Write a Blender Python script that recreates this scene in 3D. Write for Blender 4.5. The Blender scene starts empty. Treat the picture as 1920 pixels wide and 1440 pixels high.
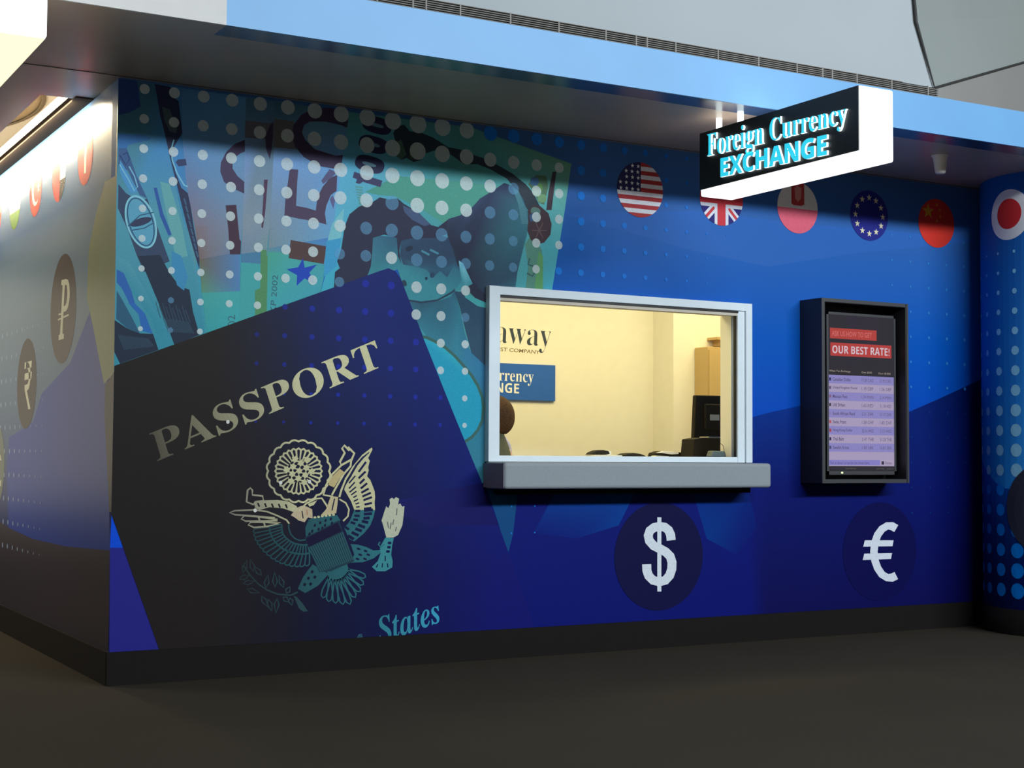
import bpy, bmesh, math, random
from mathutils import Vector, Matrix
random.seed(7)
SC = bpy.context.scene
COL = SC.collection

# ------------------------------------------------------------------ camera
F_PX, YAW, PITCH, ROLL = 2809.64, 0.5169, 0.0492, 0.0060
EYE = Vector((-1.8984, -7.223, 1.10))
FW = Vector((math.sin(YAW)*math.cos(PITCH), math.cos(YAW)*math.cos(PITCH), math.sin(PITCH)))
_r = Vector((math.cos(YAW), -math.sin(YAW), 0)); _u = _r.cross(FW)
RT = _r*math.cos(ROLL) + _u*math.sin(ROLL)
UP = -_r*math.sin(ROLL) + _u*math.cos(ROLL)
cam_data = bpy.data.cameras.new('camera')
cam_data.sensor_fit = 'HORIZONTAL'; cam_data.sensor_width = 36.0
cam_data.lens = 36.0*F_PX/1920.0
cam_data.clip_start = 0.05; cam_data.clip_end = 200
cam = bpy.data.objects.new('camera', cam_data); COL.objects.link(cam)
cam.matrix_world = Matrix(((RT.x, UP.x, -FW.x, EYE.x), (RT.y, UP.y, -FW.y, EYE.y), (RT.z, UP.z, -FW.z, EYE.z), (0, 0, 0, 1)))
SC.camera = cam
SC.view_settings.view_transform = 'Standard'
SC.view_settings.look = 'None'
SC.view_settings.gamma = 1.0
SC.view_settings.use_curve_mapping = False
SC.view_settings.exposure = 0.0

# ------------------------------------------------------------------ light
world = bpy.data.worlds.new('world'); SC.world = world; world.use_nodes = True
wn = world.node_tree.nodes; wl = world.node_tree.links; wbg = wn['Background']; wbg.inputs[1].default_value = 0.30
# dim hall all around, brighter and warmer where the lit concourse runs on beyond the left wall
wtc = wn.new('ShaderNodeTexCoord'); wdp = wn.new('ShaderNodeVectorMath'); wdp.operation = 'DOT_PRODUCT'; wdp.inputs[1].default_value = (-0.46, 0.89, 0.0)
wmr = wn.new('ShaderNodeMapRange'); wmr.interpolation_type = 'SMOOTHSTEP'; wmr.inputs[1].default_value = 0.45; wmr.inputs[2].default_value = 0.95
wmx = wn.new('ShaderNodeMixRGB'); wmx.inputs[1].default_value = (0.36, 0.285, 0.19, 1); wmx.inputs[2].default_value = (1.5, 1.36, 1.06, 1)
wl.new(wtc.outputs['Generated'], wdp.inputs[0]); wl.new(wdp.outputs['Value'], wmr.inputs[0]); wl.new(wmr.outputs[0], wmx.inputs[0]); wl.new(wmx.outputs[0], wbg.inputs[0])

def area(name, loc, target, sx, sy, power, color):
    d = bpy.data.lights.new(name, 'AREA'); d.shape = 'RECTANGLE'; d.size = sx; d.size_y = sy; d.energy = power; d.color = color
    o = bpy.data.objects.new(name, d); COL.objects.link(o); o.location = loc
    o.rotation_euler = (Vector(target)-Vector(loc)).to_track_quat('-Z', 'Y').to_euler()
    return o
# daylight through the long high window across the hall, behind the camera
area('hall_daylight', (4.9, -10.4, 5.45), (3.5, 0, 1.9), 9.6, 0.5, 1180, (0.82, 0.93, 1.0))
# ceiling light inside the exchange office
area('office_light', (3.7, 1.15, 2.84), (3.7, 1.25, 0), 4.4, 1.2, 106, (1.0, 0.82, 0.40))
# fluorescent cove along the left wall
area('cove_light', (-0.105, 3.6, 2.926), (0.395, 3.6, 2.54), 6.0, 0.03, 58, (1.0, 0.87, 0.60))
# added unseen area light out on the left, lifts the lower side wall
area('side_wall_fill', (-2.0, 2.6, 2.92), (-1.2, 2.2, 0), 1.2, 5.0, 150, (1.0, 0.92, 0.76))

# ------------------------------------------------------------------ helpers
def lin(c):
    c = c/255.0
    return c/12.92 if c <= 0.04045 else ((c+0.055)/1.055)**2.4
ILL = 0.80
def paint(rgb, k=ILL):
    return tuple(min(0.92, lin(v)/k) for v in rgb)

def ray(px, py): return FW + RT*((px-960)/F_PX) - UP*((py-720)/F_PX)
def on_y(px, py, Y=0.0):
    d = ray(px, py); return EYE + d*((Y-EYE.y)/d.y)
def on_x(px, py, X=0.0):
    d = ray(px, py); return EYE + d*((X-EYE.x)/d.x)
def on_z(px, py, Z=0.0):
    d = ray(px, py); return EYE + d*((Z-EYE.z)/d.z)

def mat(name, color, rough=0.5, metal=0.0, spec=0.5, noise=None, emit=None, strength=0.0):
    """principled with a procedural noise on colour and roughness"""
    m = bpy.data.materials.new(name); m.use_nodes = True
    nt = m.node_tree; b = nt.nodes['Principled BSDF']
    b.inputs['Base Color'].default_value = (*color, 1); b.inputs['Roughness'].default_value = rough
    b.inputs['Metallic'].default_value = metal; b.inputs['Specular IOR Level'].default_value = spec
    tc = nt.nodes.new('ShaderNodeTexCoord'); nz = nt.nodes.new('ShaderNodeTexNoise')
    sc, amt = noise or (12.0, 0.02)
    nz.inputs['Scale'].default_value = sc; nz.inputs['Detail'].default_value = 4
    nt.links.new(tc.outputs['Object'], nz.inputs['Vector'])
    mr = nt.nodes.new('ShaderNodeMapRange'); mr.inputs[1].default_value = 0.3; mr.inputs[2].default_value = 0.7
    mr.inputs[3].default_value = 1-amt; mr.inputs[4].default_value = 1+amt
    nt.links.new(nz.outputs['Fac'], mr.inputs[0])
    mx = nt.nodes.new('ShaderNodeVectorMath'); mx.operation = 'SCALE'; mx.inputs[0].default_value = color
    nt.links.new(mr.outputs[0], mx.inputs['Scale']); nt.links.new(mx.outputs[0], b.inputs['Base Color'])
    if emit is not None:
        b.inputs['Emission Color'].default_value = (*emit, 1); b.inputs['Emission Strength'].default_value = strength
    return m

def print_mat(name, rough=0.5, alpha=1.0, emit=0.0, spec=0.12):
    """printed film: the colour comes from the printed artwork (colour attribute)"""
    m = bpy.data.materials.new(name); m.use_nodes = True
    nt = m.node_tree; b = nt.nodes['Principled BSDF']; out = nt.nodes['Material Output']
    at = nt.nodes.new('ShaderNodeVertexColor'); at.layer_name = 'ink'
    tc = nt.nodes.new('ShaderNodeTexCoord'); nz = nt.nodes.new('ShaderNodeTexNoise'); nz.inputs['Scale'].default_value = 160
    nt.links.new(tc.outputs['Object'], nz.inputs['Vector'])
    mr = nt.nodes.new('ShaderNodeMapRange'); mr.inputs[1].default_value = 0.25; mr.inputs[2].default_value = 0.75
    mr.inputs[3].default_value = 0.9; mr.inputs[4].default_value = 1.1
    nt.links.new(nz.outputs['Fac'], mr.inputs[0])
    mx = nt.nodes.new('ShaderNodeVectorMath'); mx.operation = 'SCALE'
    nt.links.new(at.outputs['Color'], mx.inputs[0]); nt.links.new(mr.outputs[0], mx.inputs['Scale'])
    nt.links.new(mx.outputs[0], b.inputs['Base Color'])
    b.inputs['Roughness'].default_value = rough; b.inputs['Specular IOR Level'].default_value = spec
    if emit:
        nt.links.new(mx.outputs[0], b.inputs['Emission Color']); b.inputs['Emission Strength'].default_value = emit
        b.inputs['Base Color'].default_value = (0.02, 0.02, 0.02, 1)
        for l in list(b.inputs['Base Color'].links): nt.links.remove(l)
    if alpha < 1:
        tr = nt.nodes.new('ShaderNodeBsdfTransparent'); mi = nt.nodes.new('ShaderNodeMixShader'); mi.inputs[0].default_value = alpha
        nt.links.new(tr.outputs[0], mi.inputs[1]); nt.links.new(b.outputs[0], mi.inputs[2]); nt.links.new(mi.outputs[0], out.inputs['Surface'])
    return m

class MB:
    """collects boxes, tubes, lathes ... of ONE part, then links it as one mesh object"""
    def __init__(s): s.v = []; s.f = []; s.sm = []
    def add(s, vs, fs, smooth=False):
        n = len(s.v); s.v += [Vector(p) for p in vs]; s.f += [[i+n for i in f] for f in fs]; s.sm += [smooth]*len(fs); return s
    def box(s, x0, x1, y0, y1, z0, z1):
        vs = [(x, y, z) for z in (z0, z1) for y in (y0, y1) for x in (x0, x1)]
        return s.add(vs, [(0, 2, 3, 1), (4, 5, 7, 6), (0, 1, 5, 4), (2, 6, 7, 3), (0, 4, 6, 2), (1, 3, 7, 5)])
    def tube(s, pts, r, n=10, cap=True):
        pts = [Vector(p) for p in pts]; rs = r if isinstance(r, (list, tuple)) else [r]*len(pts)
        rings = []; vs = []
        for i, p in enumerate(pts):
            t = (pts[min(i+1, len(pts)-1)]-pts[max(i-1, 0)]).normalized()
            a = t.orthogonal() if i == 0 else (a0 - t*a0.dot(t))
            a.normalize(); a0 = a; b = t.cross(a)
            rings.append(len(vs)); vs += [p + (a*math.cos(2*math.pi*k/n) + b*math.sin(2*math.pi*k/n))*rs[i] for k in range(n)]
        fs = []
        for i in range(len(pts)-1):
            for k in range(n):
                fs.append((rings[i]+k, rings[i]+(k+1) % n, rings[i+1]+(k+1) % n, rings[i+1]+k))
        s.add(vs, fs, True)
        if cap:
            s.add(vs[:n], [list(range(n))[::-1]]); s.add(vs[-n:], [list(range(n))])
        return s
    def lathe(s, prof, c, n=32, a0=0.0, a1=2*math.pi):
        full = abs(a1-a0-2*math.pi) < 1e-6; m = n if full else n+1; vs = []; fs = []
        for (r, z) in prof:
            for k in range(m):
                a = a0+(a1-a0)*k/n; vs.append((c[0]+r*math.cos(a), c[1]+r*math.sin(a), c[2]+z))
        for i in range(len(prof)-1):
            for k in range(n):
                q = (k+1) % m; fs.append((i*m+k, i*m+q, (i+1)*m+q, (i+1)*m+k))
        return s.add(vs, fs, True)
    def ball(s, c, rx, ry, rz, n=20, h=12):
        prof = [(math.sin(math.pi*i/h), -math.cos(math.pi*i/h)) for i in range(h+1)]
        t = MB().lathe(prof, (0, 0, 0), n)
        return s.add([(c[0]+p.x*rx, c[1]+p.y*ry, c[2]+p.z*rz) for p in t.v], t.f, True)
    def prism(s, poly, y0, y1):
        n = len(poly); vs = [(x, y0, z) for x, z in poly]+[(x, y1, z) for x, z in poly]
        return s.add(vs, [list(range(n)), list(range(n, 2*n))[::-1]]+[(i, i+n, (i+1) % n+n, (i+1) % n) for i in range(n)])
    def build(s, name, m, parent=None, bevel=0, label=None, kind=None, subsurf=0):
        off = parent.matrix_world.translation.copy() if parent else Vector()
        if parent: off = root_loc(parent)
        me = bpy.data.meshes.new(name); me.from_pydata([tuple(p-off) for p in s.v], [], s.f)
        for i, p in enumerate(me.polygons): p.use_smooth = s.sm[i]
        bm = bmesh.new(); bm.from_mesh(me); bmesh.ops.recalc_face_normals(bm, faces=bm.faces); bm.to_mesh(me); bm.free()
        me.materials.append(m)
        o = bpy.data.objects.new(name, me); COL.objects.link(o)
        if parent: o.parent = parent
        if bevel:
            b = o.modifiers.new('edge', 'BEVEL'); b.width = bevel; b.segments = 3; b.limit_method = 'ANGLE'
        if subsurf:
            b = o.modifiers.new('sub', 'SUBSURF'); b.levels = subsurf; b.render_levels = subsurf
        if label: o['label'] = label
        if kind: o['kind'] = kind
        return o
def root_loc(o):
    v = Vector()
    while o: v += o.location; o = o.parent
    return v
def tag(o, label=None, cat=None, group=None, kind=None):
    for k, v in (('label', label), ('category', cat), ('group', group), ('kind', kind)):
        if v: o[k] = v
    return o
def thing(name, label, cat, loc=(0, 0, 0), group=None):
    o = bpy.data.objects.new(name, None); COL.objects.link(o); o.location = loc; o.empty_display_size = 0.1
    return tag(o, label, cat, group)

# ---- flat printed artwork -------------------------------------------------
LAYER = 0.0001
class Art:
    """printed polygons on a surface; put(px, py) gives the surface point, n the surface normal"""
    def __init__(s, put, normal): s.put = put; s.n = Vector(normal); s.v = []; s.f = []; s.c = []; s.k = 0
    def raw(s, pts, cols, layer, faces=None):
        n = len(s.v); s.k += 1; s.v += [Vector(p)+s.n*(LAYER*(layer+0.05*(s.k % 20))) for p in pts]
        s.c += cols if isinstance(cols, list) else [cols]*len(pts)
        for f in (faces or [list(range(len(pts)))]): s.f.append([i+n for i in f])
    def poly(s, pts, rgb, layer):
        c = [paint(q) for q in rgb] if isinstance(rgb, list) else paint(rgb)
        s.raw([s.put(*p) for p in pts], c, layer)
    def stroke(s, pts, w, rgb, layer, closed=False):
        P = [Vector(p) for p in pts]; N = len(P); ws = w if isinstance(w, (list, tuple)) else [w]*N
        cs = [rgb(*p) if callable(rgb) else rgb for p in pts]
        L = []; R = []
        for i in range(N):
            a = P[(i-1) % N] if closed or i else P[i]; b = P[(i+1) % N] if closed or i < N-1 else P[i]
            t = (b-a); t = t.normalized() if t.length else Vector((1, 0)); q = Vector((-t.y, t.x))*ws[i]*0.5
            L.append(P[i]+q); R.append(P[i]-q)
        idx = [(i, (i+1) % N) for i in range(N if closed else N-1)]
        s.raw([s.put(*p) for p in L+R], [paint(c) for c in cs]*2, layer, [(i, j, j+N, i+N) for i, j in idx])
    def disc(s, cx, cz, r, rgb, layer, world, n=24):
        s.raw([world(cx+r*math.cos(2*math.pi*k/n), cz+r*math.sin(2*math.pi*k/n)) for k in range(n)], paint(rgb), layer)
    def build(s, name, m, parent, label=None):
        off = root_loc(parent) if parent else Vector()
        me = bpy.data.meshes.new(name); me.from_pydata([tuple(p-off) for p in s.v], [], s.f)
        at = me.color_attributes.new('ink', 'FLOAT_COLOR', 'POINT')
        for i, c in enumerate(s.c): at.data[i].color = (*c, 1)
        me.materials.append(m)
        me.update()
        for p in me.polygons:
            pass
        o = bpy.data.objects.new(name, me); COL.objects.link(o); o.parent = parent
        if label: o['label'] = label
        return o

def glyphs(body, bold=0.0, res=3):
    """triangulated outline of a line of lettering, in a 0..1 box"""
    c = bpy.data.curves.new('line', 'FONT'); c.body = body; c.fill_mode = 'FRONT'; c.offset = bold; c.resolution_u = res
    o = bpy.data.objects.new('line', c); COL.objects.link(o)
    me = bpy.data.meshes.new_from_object(o.evaluated_get(bpy.context.evaluated_depsgraph_get()))
    bpy.data.objects.remove(o); bpy.data.curves.remove(c)
    V = [v.co.copy() for v in me.vertices]; Fc = [list(p.vertices) for p in me.polygons]; bpy.data.meshes.remove(me)
    x0 = min(v.x for v in V); x1 = max(v.x for v in V); y0 = min(v.y for v in V); y1 = max(v.y for v in V)
    return [((v.x-x0)/(x1-x0), (v.y-y0)/(y1-y0)) for v in V], Fc
def bil(q, u, v):
    """q = top-left, top-right, bottom-right, bottom-left"""
    q = [Vector(p) for p in q]; t = q[0].lerp(q[1], u); b = q[3].lerp(q[2], u); return b.lerp(t, v)
def letter(art, body, quad_px, rgb, layer, bold=0.0, res=3):
    uv, fs = glyphs(body, bold, res); q = [art.put(*p) for p in quad_px]
    cs = []
    for u, v in uv:
        c = rgb(u, v) if callable(rgb) else rgb
        cs.append(paint(c))
    art.raw([bil(q, u, v) for u, v in uv], cs, layer, fs)

def inside(p, poly):
    x, y = p; r = False
    for i in range(len(poly)):
        (x0, y0), (x1, y1) = poly[i], poly[i-1]
        if (y0 > y) != (y1 > y) and x < (x1-x0)*(y-y0)/(y1-y0)+x0: r = not r
    return r
def clip_disc(poly, n=48):
    """polygon clipped to the unit disc"""
    out = list(poly)
    for k in range(n):
        a = 2*math.pi*k/n; b = 2*math.pi*(k+1)/n
        A = (math.cos(a), math.sin(a)); B = (math.cos(b), math.sin(b))
        def side(p): return (B[0]-A[0])*(p[1]-A[1])-(B[1]-A[1])*(p[0]-A[0])
        new = []
        for i in range(len(out)):
            p, q = out[i-1], out[i]; sp, sq = side(p), side(q)
            if (sp >= 0) != (sq >= 0):
                t = sp/(sp-sq); new.append((p[0]+(q[0]-p[0])*t, p[1]+(q[1]-p[1])*t))
            if sq >= 0: new.append(q)
        out = new
        if not out: break
    return out
def star(cx, cy, r, rot=90, k=0.4, n=5):
    return [(cx+(r if i % 2 == 0 else r*k)*math.cos(math.radians(rot+i*180/n)), cy+(r if i % 2 == 0 else r*k)*math.sin(math.radians(rot+i*180/n))) for i in range(2*n)]
def rect(x0, x1, y0, y1): return [(x0, y0), (x1, y0), (x1, y1), (x0, y1)]

# ------------------------------------------------------------------ materials
M_PRINT = print_mat('printed_film'); M_PRINTG = print_mat('printed_gloss_film', 0.26, spec=0.8); M_DOT = print_mat('printed_dots_pale', alpha=0.62); M_DOTDIM = print_mat('printed_dots_faint', alpha=0.30)
M_WHITE = mat('white_aluminium', paint((206, 216, 232)), 0.4)
M_LEDGE = mat('grey_laminate', paint((136, 142, 148)), 0.6, spec=0.2, noise=(220, 0.08))
M_LEDGE_END = mat('grey_laminate_end', paint((128, 126, 138)), 0.6, spec=0.2, noise=(220, 0.05))
M_BLACK = mat('black_plastic', (0.012, 0.012, 0.013), 0.35)
M_HOUSING = mat('black_housing', (0.016, 0.016, 0.02), 0.5)
M_RIM = mat('charcoal_rim', (0.055, 0.055, 0.06), 0.45)
M_BASE = mat('dark_rubber_base', (0.012, 0.010, 0.009), 0.7, spec=0.12)
M_SOFFIT = mat('taupe_metal_panel', (0.48, 0.365, 0.265), 0.34, metal=0.0, spec=0.4, noise=(2.5, 0.08))
M_LIP = mat('blue_grey_lip', (0.05, 0.085, 0.15), 0.22)
M_BLUE = mat('sky_blue_panel', (0.165, 0.415, 0.75), 0.45, noise=(3, 0.03))
M_PANEL = mat('white_panel', (0.72, 0.70, 0.685), 0.5, spec=0.2)
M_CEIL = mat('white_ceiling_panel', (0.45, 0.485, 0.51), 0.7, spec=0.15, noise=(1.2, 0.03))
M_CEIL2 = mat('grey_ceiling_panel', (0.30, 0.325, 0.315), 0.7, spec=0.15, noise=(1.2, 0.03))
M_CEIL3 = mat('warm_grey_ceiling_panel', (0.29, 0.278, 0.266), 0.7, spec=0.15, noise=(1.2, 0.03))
M_SEAM = mat('dark_seam', (0.035, 0.035, 0.035), 0.7)
M_TRIM = mat('dark_brown_trim', (0.030, 0.020, 0.013), 0.8, spec=0.06)
M_CREAM = mat('cream_plaster', (0.80, 0.74, 0.64), 0.7)
M_OFFICE = mat('office_wall_paint', (0.86, 0.83, 0.74), 0.7)
M_SLAT = mat('grey_vent_slat', (0.30, 0.285, 0.27), 0.6, spec=0.1)
M_VENTBACK = mat('vent_shadow', (0.02, 0.02, 0.02), 0.8)

def carpet():
    m = mat('dark_carpet', (0.04, 0.036, 0.03), 0.95, spec=0.08)
    nt = m.node_tree; b = nt.nodes['Principled BSDF']; tc = nt.nodes['Texture Coordinate']
    n1 = nt.nodes.new('ShaderNodeTexNoise'); n1.inputs['Scale'].default_value = 55; n1.inputs['Detail'].default_value = 6
    n2 = nt.nodes.new('ShaderNodeTexNoise'); n2.inputs['Scale'].default_value = 1.3
    cr = nt.nodes.new('ShaderNodeValToRGB'); cr.color_ramp.elements[0].color = (0.037, 0.032, 0.025, 1); cr.color_ramp.elements[1].color = (0.062, 0.052, 0.039, 1)
    ad = nt.nodes.new('ShaderNodeMath'); ad.operation = 'MULTIPLY_ADD'; ad.inputs[1].default_value = 0.5
    nt.links.new(tc.outputs['Object'], n1.inputs['Vector']); nt.links.new(tc.outputs['Object'], n2.inputs['Vector'])
    nt.links.new(n1.outputs['Fac'], ad.inputs[0]); h = nt.nodes.new('ShaderNodeMath'); h.operation = 'MULTIPLY'; h.inputs[1].default_value = 0.5
    nt.links.new(n2.outputs['Fac'], h.inputs[0]); nt.links.new(h.outputs[0], ad.inputs[2])
    nt.links.new(ad.outputs[0], cr.inputs[0]); nt.links.new(cr.outputs[0], b.inputs['Base Color'])
    bp = nt.nodes.new('ShaderNodeBump'); bp.inputs['Strength'].default_value = 0.25; bp.inputs['Distance'].default_value = 0.004
    n3 = nt.nodes.new('ShaderNodeTexNoise'); n3.inputs['Scale'].default_value = 400; nt.links.new(tc.outputs['Object'], n3.inputs['Vector'])
    nt.links.new(n3.outputs['Fac'], bp.inputs['Height']); nt.links.new(bp.outputs[0], b.inputs['Normal'])
    return m
M_CARPET = carpet()

def mural_base(rough=0.5, spec=0.12, stops=None):
    """printed blue background of the mural by height; side wall stops include painted reflection"""
    m = bpy.data.materials.new('mural_blue'); m.use_nodes = True; nt = m.node_tree; b = nt.nodes['Principled BSDF']
    tc = nt.nodes.new('ShaderNodeTexCoord'); sp = nt.nodes.new('ShaderNodeSeparateXYZ'); nt.links.new(tc.outputs['Object'], sp.inputs[0])
    dv = nt.nodes.new('ShaderNodeMath'); dv.operation = 'DIVIDE'; dv.inputs[1].default_value = 3.0; nt.links.new(sp.outputs['Z'], dv.inputs[0])
    cr = nt.nodes.new('ShaderNodeValToRGB'); el = cr.color_ramp.elements
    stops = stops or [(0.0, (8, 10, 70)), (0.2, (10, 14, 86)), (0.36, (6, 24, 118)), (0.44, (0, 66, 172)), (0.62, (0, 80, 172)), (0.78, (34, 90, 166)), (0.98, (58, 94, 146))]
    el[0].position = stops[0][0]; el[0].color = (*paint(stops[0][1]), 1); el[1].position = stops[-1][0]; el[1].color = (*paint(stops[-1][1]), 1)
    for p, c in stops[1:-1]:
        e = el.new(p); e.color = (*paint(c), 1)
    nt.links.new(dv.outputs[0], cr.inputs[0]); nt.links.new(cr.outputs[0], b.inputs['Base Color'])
    b.inputs['Roughness'].default_value = rough; b.inputs['Specular IOR Level'].default_value = spec
    return m
M_MURAL = mural_base(); M_MURALG = mural_base(0.26, 0.8, [(0.0, (30, 30, 80)), (0.3, (40, 60, 130)), (0.5, (96, 126, 158)), (0.66, (124, 148, 170)), (0.76, (124, 148, 170)), (0.82, (70, 112, 160)), (0.98, (70, 112, 166))])  # side wall ramp: paler, greyer stops put the warm reflection wash into the ink

# ------------------------------------------------------------------ structure
H = 2.939; HB = 0.16; FY = -1.111
floor = MB().box(-26, 30, -26, 26, -0.1, 0.0).build('floor', M_CARPET, kind='structure')
tag(floor, 'dark brown carpet of the airport hall')

WX0, WX1, WZ0, WZ1 = 2.104, 3.762, 1.112, 1.997
wf = MB()
for a in ((0, WX0, 0, H), (WX1, 9.0, 0, H), (WX0, WX1, 0, WZ0), (WX0, WX1, WZ1, H)):
    wf.box(a[0], a[1], 0.0, 0.13, a[2], a[3])
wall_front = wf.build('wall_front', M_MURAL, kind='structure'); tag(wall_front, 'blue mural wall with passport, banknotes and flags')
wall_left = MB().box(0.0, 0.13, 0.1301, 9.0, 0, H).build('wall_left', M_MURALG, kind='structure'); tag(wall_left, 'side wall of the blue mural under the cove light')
MB().box(-0.012, 9.0, -0.014, 0.0, 0, HB).build('baseboard_front', M_BASE, kind='structure')
MB().box(-0.014, 0.0, 0.0, 9.0, 0, HB).build('baseboard_left', M_BASE, kind='structure')

# soffit slab with the light slot along the left wall
MB().box(-5.0, 9.5, FY+0.16, 0.56, H, H+0.10).box(-5.0, -0.256, 0.56, 9.0, H, H+0.10).build('ceiling', M_SOFFIT, kind='structure')
tag(bpy.data.objects['ceiling'], 'taupe soffit over the counter')
MB().box(-5.0, 9.5, -0.034, -0.028, H-0.0015, H).build('trim_1', M_SEAM, kind='structure')
MB().box(-5.0, 0.156, FY, FY+0.16, H, H+0.10).build('trim_2', M_SOFFIT, kind='structure')
MB().box(0.156, 9.5, FY, FY+0.16, H, H+0.10).build('trim_3', M_LIP, kind='structure')
MB().box(-0.09, 0.0, 0.50, 9.0, H-0.006, H+0.03).build('trim_4', M_TRIM, kind='structure')
# fascia boards
MB().box(0.156, 9.5, FY-0.012, FY, H, 3.15).build('trim_5', M_BLUE, kind='structure'); tag(bpy.data.objects['trim_5'], 'sky blue fascia board')
MB().box(-5.0, 0.156, FY-0.012, FY, H, 3.6).build('trim_6', M_PANEL, kind='structure'); tag(bpy.data.objects['trim_6'], 'white fascia board')
MB().box(0.156, 9.5, FY, -0.95, 3.13, 3.15).build('trim_7', M_PANEL, kind='structure')
# cove box above the slot, with a round duct ring on its ceiling
cv = MB().box(-3.4, 0.52, 0.5, 9.0, 3.40, 3.44).box(-3.42, -3.4, 0.5, 9.0, H+0.1, 3.44).box(-3.4, 0.52, 0.48, 0.5, H+0.1, 3.40).box(0.50, 0.52, 0.5, 9.0, H, 3.40).box(0.0, 0.5, 0.5, 9.0, H+0.0005, H+0.03)
cv.build('wall_cove', M_CREAM, kind='structure')
tag(MB().box(-0.05, -0.005, 0.7, 8.0, 3.035, 3.065).build('light_tube', mat('warm_tube', (0.8, 0.8, 0.75), 0.4, emit=(1.0, 0.90, 0.70), strength=7.0)), 'long fluorescent tube inside the cove above the left wall', 'light')
# upper hall panels above the fascia
A = on_y(1752, 166, -0.98); B = on_y(1717, 42, -0.98); Bt = on_y(1700, -160, -0.98)
MB().add([(-6, -0.98, 3.14), (A.x, -0.98, 3.14), tuple(A), tuple(B), tuple(Bt), (-6, -0.98, Bt.z)], [range(6)]).add([(-6, -0.90, 3.14), (A.x, -0.90, 3.14), (A.x, -0.90, 6), (-6, -0.90, 6)], [range(4)]).build('wall_upper', M_CEIL, kind='structure')
Dp = on_y(1925, 116.5, -0.40); De = Dp + (Dp-A)*4
Et = Vector((Bt.x+6.5, 0.8, Bt.z+1.0))
MB().add([tuple(A), tuple(De), tuple(Et), tuple(Bt), tuple(B)], [range(5)]).build('ceiling_upper', M_CEIL2, kind='structure')
MB().add([tuple(A), (A.x, A.y, 3.14), (De.x, De.y, 3.14), tuple(De)], [range(4)]).build('wall_upper_right', M_CEIL3, kind='structure')
off = Vector((-0.01, -0.012, 0))
MB().tube([A+off, A.lerp(B, 0.5)+off, B+off, Bt+off], [0.004, 0.007, 0.010, 0.010], 8).tube([A+off, Dp+off, De+off], 0.0075, 8).build('trim_8', M_SEAM, kind='structure')

# ------------------------------------------------------------------ window
win = bpy.data.objects.new('window_1', None); COL.objects.link(win); win.location = (2.95, 0, 1.08); tag(win, 'white framed service window lit from inside', kind='structure')
fr = MB()
X0, X1, Z0, Z1 = 2.037, 3.862, 1.078, 2.045
fr.box(X0, WX0+0.002, -0.045, 0.02, Z0, Z1).box(WX1+0.052, X1, -0.045, 0.02, Z0, Z1).box(WX0, X1-0.04, -0.044, 0.02, WZ1, Z1-0.0005)
fr.build('frame', M_WHITE, win, bevel=0.003)
MB().box(WX1-0.004, WX1+0.05, -0.034, 0.02, Z0, WZ1+0.003).build('sash_stile', M_WHITE, win, bevel=0.003)
MB().box(WX0, WX1, -0.030, 0.02, Z0, WZ0).build('bottom_rail', M_WHITE, win, bevel=0.003)
MB().box(WX0, WX1, -0.036, -0.004, 1.984, WZ1-0.001).build('head_gasket', M_BLACK, win)
MB().box(WX0, WX1, -0.032, 0.020, 1.967, 1.984).build('track', mat('beige_track', paint((190, 180, 165)), 0.5), win)
MB().box(WX0, WX1, 0.022, 0.128, 1.978, WZ1-0.001).build('head_lining', M_OFFICE, win)
MB().box(WX1-0.007, WX1-0.004, -0.02, 0.006, WZ0, 1.967).build('side_gasket', M_BLACK, win)
MB().box(WX1-0.002, WX1+0.001, 0.03, 0.14, WZ0, 1.985).box(WX0-0.001, WX0+0.002, 0.03, 0.14, WZ0, 1.985).build('jamb_lining', M_OFFICE, win)
gm = bpy.data.materials.new('clear_glass'); gm.use_nodes = True; nt = gm.node_tree; nt.nodes.clear()
go = nt.nodes.new('ShaderNodeOutputMaterial'); tr = nt.nodes.new('ShaderNodeBsdfTransparent'); gl = nt.nodes.new('ShaderNodeBsdfGlossy'); gl.inputs['Roughness'].default_value = 0.02
frs = nt.nodes.new('ShaderNodeFresnel'); frs.inputs[0].default_value = 1.25; mi = nt.nodes.new('ShaderNodeMixShader')
tr.inputs[0].default_value = (0.97, 0.985, 0.975, 1)
nt.links.new(frs.outputs[0], mi.inputs[0]); nt.links.new(tr.outputs[0], mi.inputs[1]); nt.links.new(gl.outputs[0], mi.inputs[2]); nt.links.new(mi.outputs[0], go.inputs[0])
MB().box(WX0, WX1, 0.012, 0.018, WZ0, 1.967).build('pane', gm, win)

ledge = thing('counter_ledge', 'pale grey rounded counter ledge sticking out below the service window', 'counter', (2.94, -0.11, 0.932))
MB().box(2.03, 3.852, -0.236, -0.001, 0.932, 1.076).build('ledge_top', M_LEDGE, ledge, bevel=0.018)
MB().box(2.0285, 2.0305, -0.228, -0.004, 0.938, 1.070).build('end_cap', M_LEDGE_END, ledge, label='darker grey end cap')
MB().box(2.10, 3.80, -0.10, -0.001, 0.90, 0.933).build('support_rail', M_BASE, ledge)

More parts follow.
